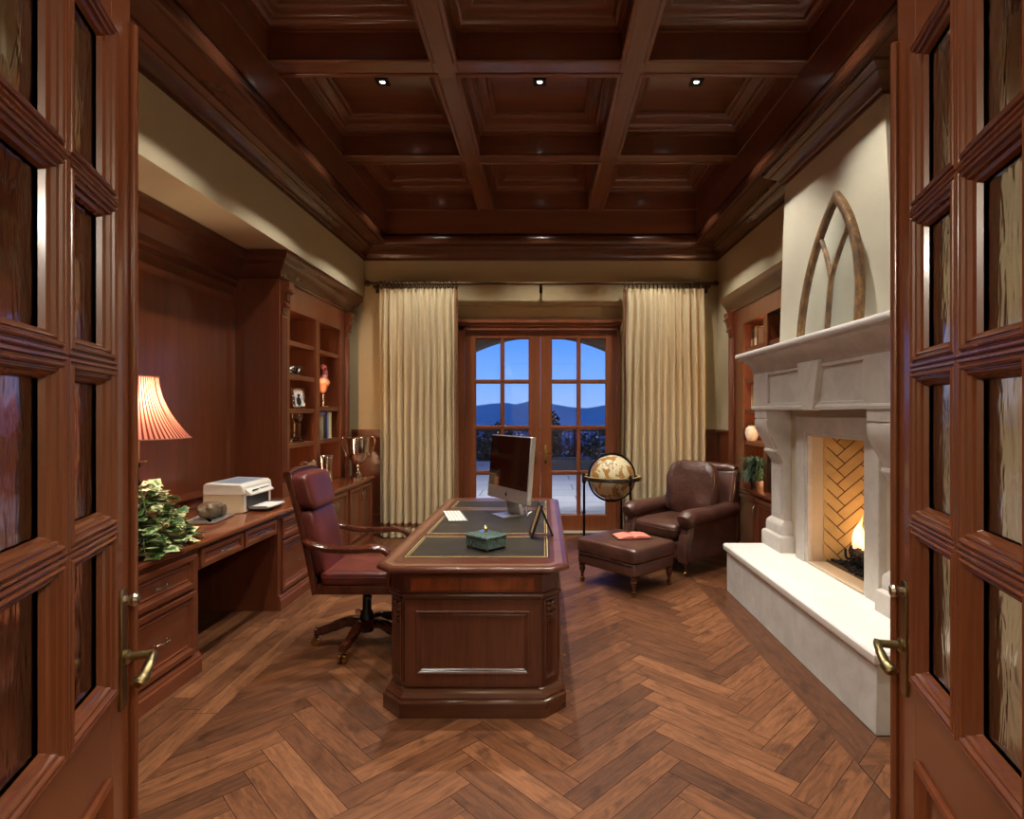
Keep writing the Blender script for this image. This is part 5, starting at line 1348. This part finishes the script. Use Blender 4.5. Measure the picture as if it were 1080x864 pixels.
tag(m.obj('lava_gravel', soot, smooth=False, recalc=False), 'black gravel covering the floor of the fireplace', 'gravel', kind='stuff')
t = thing('fire_grate', 'black iron grate holding the burning logs', 'grate', (2.34,3.82,FL+.012))
for k in range(7):
    y = 3.60+.073*k; m = M(); m.tube(spline([(2.20,y,.56),(2.205,y,.50),(2.25,y,.485),(2.45,y,.485),(2.49,y,.50)], 5), .009, 8); m.obj('bar', soot, t, world=True)
m = M()
for x in (2.26, 2.44): m.tube([(x,3.58,.475),(x,4.06,.475)], .009, 8)
for x in (2.26, 2.44):
    for y in (3.61, 4.03): m.tube([(x,y,.475),(x,y,FL+.014)], .009, 8)
m.obj('frame', soot, t, world=True)
bark = NT('charred_bark'); bb = bark.bsdf(Roughness=.9); bn = bark.noise(bark.coord(), 24, 6, .7); br_ = bark.ramp(bn, [(.35, srgb(22,18,16)), (.7, srgb(78,58,42))]); bark.l(br_.outputs[0], bb.inputs['Base Color']); bark.bump(bb, bn, .8, .02)
def log(p0, p1, r, label, seed):
    p0, p1 = Vector(p0), Vector(p1); c = (p0+p1)/2
    t = thing('fire_log', label, 'log', tuple(c), group='logs on the grate')
    n = 14; m = M(); pts = [p0 + (p1-p0)*i/n - c for i in range(n+1)]
    m.tube(pts, [r*(1 + .1*noise.noise(Vector((i*.9, seed, 0)))) for i in range(n+1)], 16)
    m.v = [tuple(Vector(p)*(1 + .0) + Vector((noise.noise(Vector(p)*40+Vector((seed,0,0))), noise.noise(Vector(p)*40+Vector((0,seed,0))), noise.noise(Vector(p)*40)))*.006) for p in m.v]
    m.obj('bark', bark.m, t)
log((2.28,3.56,.545), (2.27,4.05,.545), .045, 'front charred log lying along the grate', 1)
log((2.40,3.58,.55), (2.41,4.06,.55), .05, 'back charred log lying along the grate behind the flames', 2)
log((2.26,3.66,.605), (2.44,3.95,.68), .04, 'charred log propped crosswise on top of the two lower logs', 3)
log((2.36,3.60,.62), (2.38,3.72,.85), .04, 'short charred log standing upright at the near side of the fire', 4)
fl_ = NT('flame'); le = fl_.n('ShaderNodeTexCoord'); sp_ = fl_.t.nodes.new('ShaderNodeSeparateXYZ'); fl_.l(le.outputs['Generated'], sp_.inputs[0])
rp = fl_.ramp(sp_.outputs[2], [(0, (.35,.25,1,1)), (.14, (1,.36,.12,1)), (.4, (1,.62,.25,1)), (.75, (1,.55,.2,1)), (1, (1,.35,.08,1))])
em_ = fl_.n('ShaderNodeEmission'); em_.inputs[1].default_value = 4.2; fl_.l(rp.outputs[0], em_.inputs[0])
tr_ = fl_.n('ShaderNodeBsdfTransparent'); lw = fl_.n('ShaderNodeLayerWeight'); lw.inputs[0].default_value = .35
mxs = fl_.n('ShaderNodeMixShader'); r2 = fl_.ramp(lw.outputs['Facing'], [(.25, (0,0,0,1)), (.85, (1,1,1,1))])
r3 = fl_.ramp(sp_.outputs[2], [(0, (.75,.75,.75,1)), (.2, (.1,.1,.1,1)), (.7, (.2,.2,.2,1)), (1, (.85,.85,.85,1))])
ad_ = fl_.n('ShaderNodeMath', _operation='MAXIMUM'); fl_.l(r2.outputs[0], ad_.inputs[0]); fl_.l(r3.outputs[0], ad_.inputs[1])
fl_.l(ad_.outputs[0], mxs.inputs[0]); fl_.l(em_.outputs[0], mxs.inputs[1]); fl_.l(tr_.outputs[0], mxs.inputs[2]); fl_.l(mxs.outputs[0], fl_.out.inputs[0])
t = thing('fire', 'bright yellow flames licking up between the logs', 'fire', (2.33,3.85,.53))
rnd = random.Random(4)
for k in range(22):
    y = rnd.uniform(3.62, 4.05); x = rnd.uniform(2.24, 2.42); h = rnd.uniform(.13, .30)*(1.25 if 3.75 < y < 4.0 else .8); r = rnd.uniform(.020, .042)
    m = M(); n = 16; ph = rnd.uniform(0, 6); ln = rnd.uniform(-.25, .08)
    m.tube([(x + .012*sin(ph+5*i/n)*i/n, y + ln*h*(i/n)**1.5 + .018*sin(ph*2+6*i/n)*i/n, .545 + h*i/n) for i in range(n+1)], [max(.0008, r*(sin(pi*min(1, (i/n)*.62+.28))**1.3)*(1-(i/n)**3)) for i in range(n+1)], 12, sq=(1,.7))
    m.obj('flame', fl_.m, t, world=True)

clouded = (lambda t_: (lambda tr, df, mx: (t_.l(tr.outputs[0], mx.inputs[1]), t_.l(df.outputs[0], mx.inputs[2]), t_.l(mx.outputs[0], t_.out.inputs[0]), t_.m)[-1])(t_.n('ShaderNodeBsdfTransparent'), t_.n('ShaderNodeBsdfDiffuse', Color=srgb(190,196,186)), t_.n('ShaderNodeMixShader', Fac=.22)))(NT('clouded_glass'))
# ---- gothic window frame leaning on the mantel
t = thing('arched_window_frame', 'weathered pointed-arch window frame leaning on the chimney above the mantel', 'window frame', (1.925,3.74,2.067))
old = NT('worn_gilded_wood'); ob = old.bsdf(Roughness=.6); on = old.noise(old.coord((1,1,.4)), 18, 6, .7); orr = old.ramp(on, [(.3, srgb(58,44,34)), (.5, srgb(112,82,54)), (.62, srgb(150,112,66)), (.75, srgb(206,190,160))]); old.l(orr.outputs[0], ob.inputs['Base Color']); old.bump(ob, on, .3, .005)
hw, sp0, hh = .40, .10, .985
R_ = (hw**2 + (hh-sp0)**2)/(2*hw)
def arch_pts(n=18):
    pts = [(-hw, 0), (-hw, sp0*.5)]
    a1 = math.asin((hh-sp0)/R_)
    for k in range(n+1): a = a1*k/n; pts.append((-hw + R_ - R_*cos(a), sp0 + R_*sin(a)))
    return pts + [(-y, z) for y, z in pts[:-1][::-1]]
lean = Matrix.Rotation(radians(4.2), 4, 'Y')
AP = arch_pts()
def ribbon(m, path, w_, d_):
    """flat bar of width w_ (in plane) and depth d_ (x) along a 2D path"""
    n = len(path); vs = []
    for i, (y, z) in enumerate(path):
        a = Vector(path[max(0, i-1)]); b = Vector(path[min(n-1, i+1)]); tt = (b-a).normalized(); nn = Vector((-tt.y, tt.x))
        k = 1.0
        if 0 < i < n-1:
            d1 = (Vector(path[i])-a).normalized(); d2 = (b-Vector(path[i])).normalized(); k = 1/max(.4, sqrt((1+d1.dot(d2))/2))
        for s, dx in ((-.5,0),(-.5,1),(-.28,1.25),(.28,1.25),(.5,1),(.5,0)):
            vs.append((-d_*dx/1.25, y + nn.x*w_*s*k, z + nn.y*w_*s*k))
    fs = []
    for i in range(n-1):
        for k in range(6): k2 = (k+1) % 6; fs.append((i*6+k, i*6+k2, (i+1)*6+k2, (i+1)*6+k))
    fs.append(tuple(range(5, -1, -1))); fs.append(tuple(range((n-1)*6, n*6)))
    m.add(vs, fs)
IN = [(y*(hw-.022)/hw, max(0.001, z*(hh-.04)/hh)) for y, z in AP]
m = M(); ribbon(m, IN, .056, .042); m.xf(lean); m.obj('outer_frame', old.m, t, ang=50)
m = M(); ribbon(m, [(0,.0),(0,.2),(0,.40)], .03, .028)
for s in (-1, 1):
    c = []
    for k in range(13):
        a = k/12; yv = s*.205*a**1.3; zv = .37 + .375*a
        c.append((yv*1.02, zv))
    ribbon(m, c, .026, .027)
m.xf(lean); m.obj('tracery', old.m, t, ang=50)
m = M(); n = len(IN); m.add([(-.006, y, z) for y, z in IN] + [(-.010, y, z) for y, z in IN], [tuple(range(n)), tuple(range(2*n-1, n-1, -1))]); m.xf(lean); m.obj('glass_pane', clouded, t, smooth=False)

# ================================================================== LIGHTS
lens = emit('downlight_lens', (1,.95,.86,1), 14)
def spot(name, loc, e, col, size=radians(90), blend=.5, r=.04, rot=(0,0,0), parent=None):
    l = bpy.data.lights.new(name, 'SPOT'); l.energy = e; l.color = col; l.spot_size = size; l.spot_blend = blend; l.shadow_soft_size = r
    o = bpy.data.objects.new(name, l); COL.objects.link(o); o.location = loc; o.rotation_euler = rot
    if parent: o.parent = parent
    return o
def point(name, loc, e, col, r=.04, parent=None):
    l = bpy.data.lights.new(name, 'POINT'); l.energy = e; l.color = col; l.shadow_soft_size = r
    o = bpy.data.objects.new(name, l); COL.objects.link(o); o.location = loc
    if parent: o.parent = parent
    return o
def area(name, loc, e, col, sx_, sy_, rot, parent=None):
    l = bpy.data.lights.new(name, 'AREA'); l.shape = 'RECTANGLE'; l.size = sx_; l.size_y = sy_; l.energy = e; l.color = col
    o = bpy.data.objects.new(name, l); COL.objects.link(o); o.location = loc; o.rotation_euler = rot
    if parent: o.parent = parent
    return o
WARM = (1, .92, .79)
names = {(0,2): 'square recessed downlight in the left ceiling coffer', (1,2): 'square recessed downlight in the middle ceiling coffer', (2,2): 'square recessed downlight in the right ceiling coffer'}
E_DOWN = 150
for i, (x0, x1) in enumerate(CXs):
    for j, (y0, y1) in enumerate(CYs):
        x, y = (x0+x1)/2, (y0+y1)/2
        lb = names.get((i, j), ('square recessed downlight in the %s coffer of the ceiling row %s' % (('left','middle','right')[i], ('nearest the entrance doors', 'second from the entrance doors', '', 'nearest the far wall')[j])))
        t = thing('ceiling_downlight', lb, 'ceiling light', (x, y, ZP-.012), group='downlights in the ceiling coffers')
        m = M(); m.rect((-.052,-.052,.0115), (1,0,0), (0,1,0), (0,0,-1), .104, .104, [(0,0),(0,.010),(.006,.0115),(.028,.0115),(.032,.004)], cap=False, back=True); m.obj('trim', iron, t)
        m = M(); m.lathe([(0,.004),(.019,.004),(.019,.007),(0,.007)], n=20); m.obj('lens', lens, t)
        spot('downlight_lamp', (0,0,-.02), E_DOWN, WARM, parent=t)
point('table_lamp_glow', (-2.47,3.36,1.61), 25, (1,.68,.44), .03)
point('fire_glow', (2.30,3.84,.66), 8, (1,.56,.28), .08)
for nm, x, y, z0, z1, dirn, e in (('shelf_strip', BX-.03, 5.845-.006, .80, 2.5, 0, 5), ):
    pass
def strip_light(x, y, z0, z1, e, toward):
    # slim vertical LED strip behind a face-frame stile, shining along y
    rot = (radians(-90), 0, 0) if toward < 0 else (radians(90), 0, 0)
    area('shelf_strip_light', (x, y, (z0+z1)/2), e, (1,.55,.28), .012, z1-z0, rot)
for zs, (a, b) in zip(([2.52,2.24,1.915,1.587,1.25,.79], [2.52,2.23,1.61,1.255,.79]), cols):
    for zt_, zb_ in zip(zs, zs[1:]):
        strip_light(BX-.032, a+.004, zb_+.02, zt_-.06, 1.0*(zt_-zb_)/.33, 1)
zs = [2.50] + RZ + [.79]
for zt_, zb_ in zip(zs, zs[1:]):
    strip_light(BXR+.032, 5.425, zb_+.02, zt_-.06, 2.3*(zt_-zb_)/.33, 1)
# unseen fill lights added in the hall behind the viewer; porch lamps outside
for x in (-1.2, 1.2): point('hall_fill', (x,-1.2,2.7), 95, (1,.90,.76), .12)
for x in (-1.0, .9): spot('porch_lamp', (x,8.0,3.36), 60, (.9,.93,1), radians(130), .8, .06)

for x in (-2.5, 0, 2.5): spot('terrace_fill', (x,9.6,3.3), 260, (.92,.95,1), radians(150), .8, .08, (radians(40),0,0))  # unseen spots added outside the arch to brighten the paving

# ---- dusk sky
wd = bpy.data.worlds.new('dusk'); scene.world = wd; wd.use_nodes = True
nt = wd.node_tree; nt.nodes.clear()
o = nt.nodes.new('ShaderNodeOutputWorld'); bg = nt.nodes.new('ShaderNodeBackground'); tc = nt.nodes.new('ShaderNodeTexCoord'); sp_ = nt.nodes.new('ShaderNodeSeparateXYZ'); rp = nt.nodes.new('ShaderNodeValToRGB')
nt.links.new(tc.outputs['Generated'], sp_.inputs[0]); nt.links.new(sp_.outputs[2], rp.inputs[0]); nt.links.new(rp.outputs[0], bg.inputs[0]); nt.links.new(bg.outputs[0], o.inputs[0])
e = rp.color_ramp.elements; e[0].position = 0; e[0].color = srgb(140,176,236); e[1].position = .30; e[1].color = srgb(30,66,146)
k = e.new(.06); k.color = srgb(112,164,246)
k = e.new(.14); k.color = srgb(80,142,248)
bg.inputs[1].default_value = 1.25

# ---- camera
cam = bpy.data.cameras.new('camera'); co = bpy.data.objects.new('camera', cam); COL.objects.link(co)
co.location = (0,0,H); co.rotation_euler = (pi/2,0,0)
cam.sensor_width = 36; cam.lens = 585/1080*36; cam.shift_x = -33/1080; cam.shift_y = 2/1080; cam.clip_start = .05; cam.clip_end = 5000
scene.camera = co
vs_ = scene.view_settings; scene.display_settings.display_device = 'sRGB'
vs_.view_transform = 'Standard'; vs_.look = 'None'; vs_.gamma = 1; vs_.exposure = 0.0; vs_.use_curve_mapping = False
try:
    cy_ = scene.cycles; cy_.max_bounces = 10; cy_.diffuse_bounces = 6; cy_.glossy_bounces = 4; cy_.transmission_bounces = 6; cy_.transparent_max_bounces = 16; cy_.caustics_reflective = False; cy_.caustics_refractive = False; cy_.sample_clamp_indirect = 6; cy_.use_denoising = True
except Exception: pass
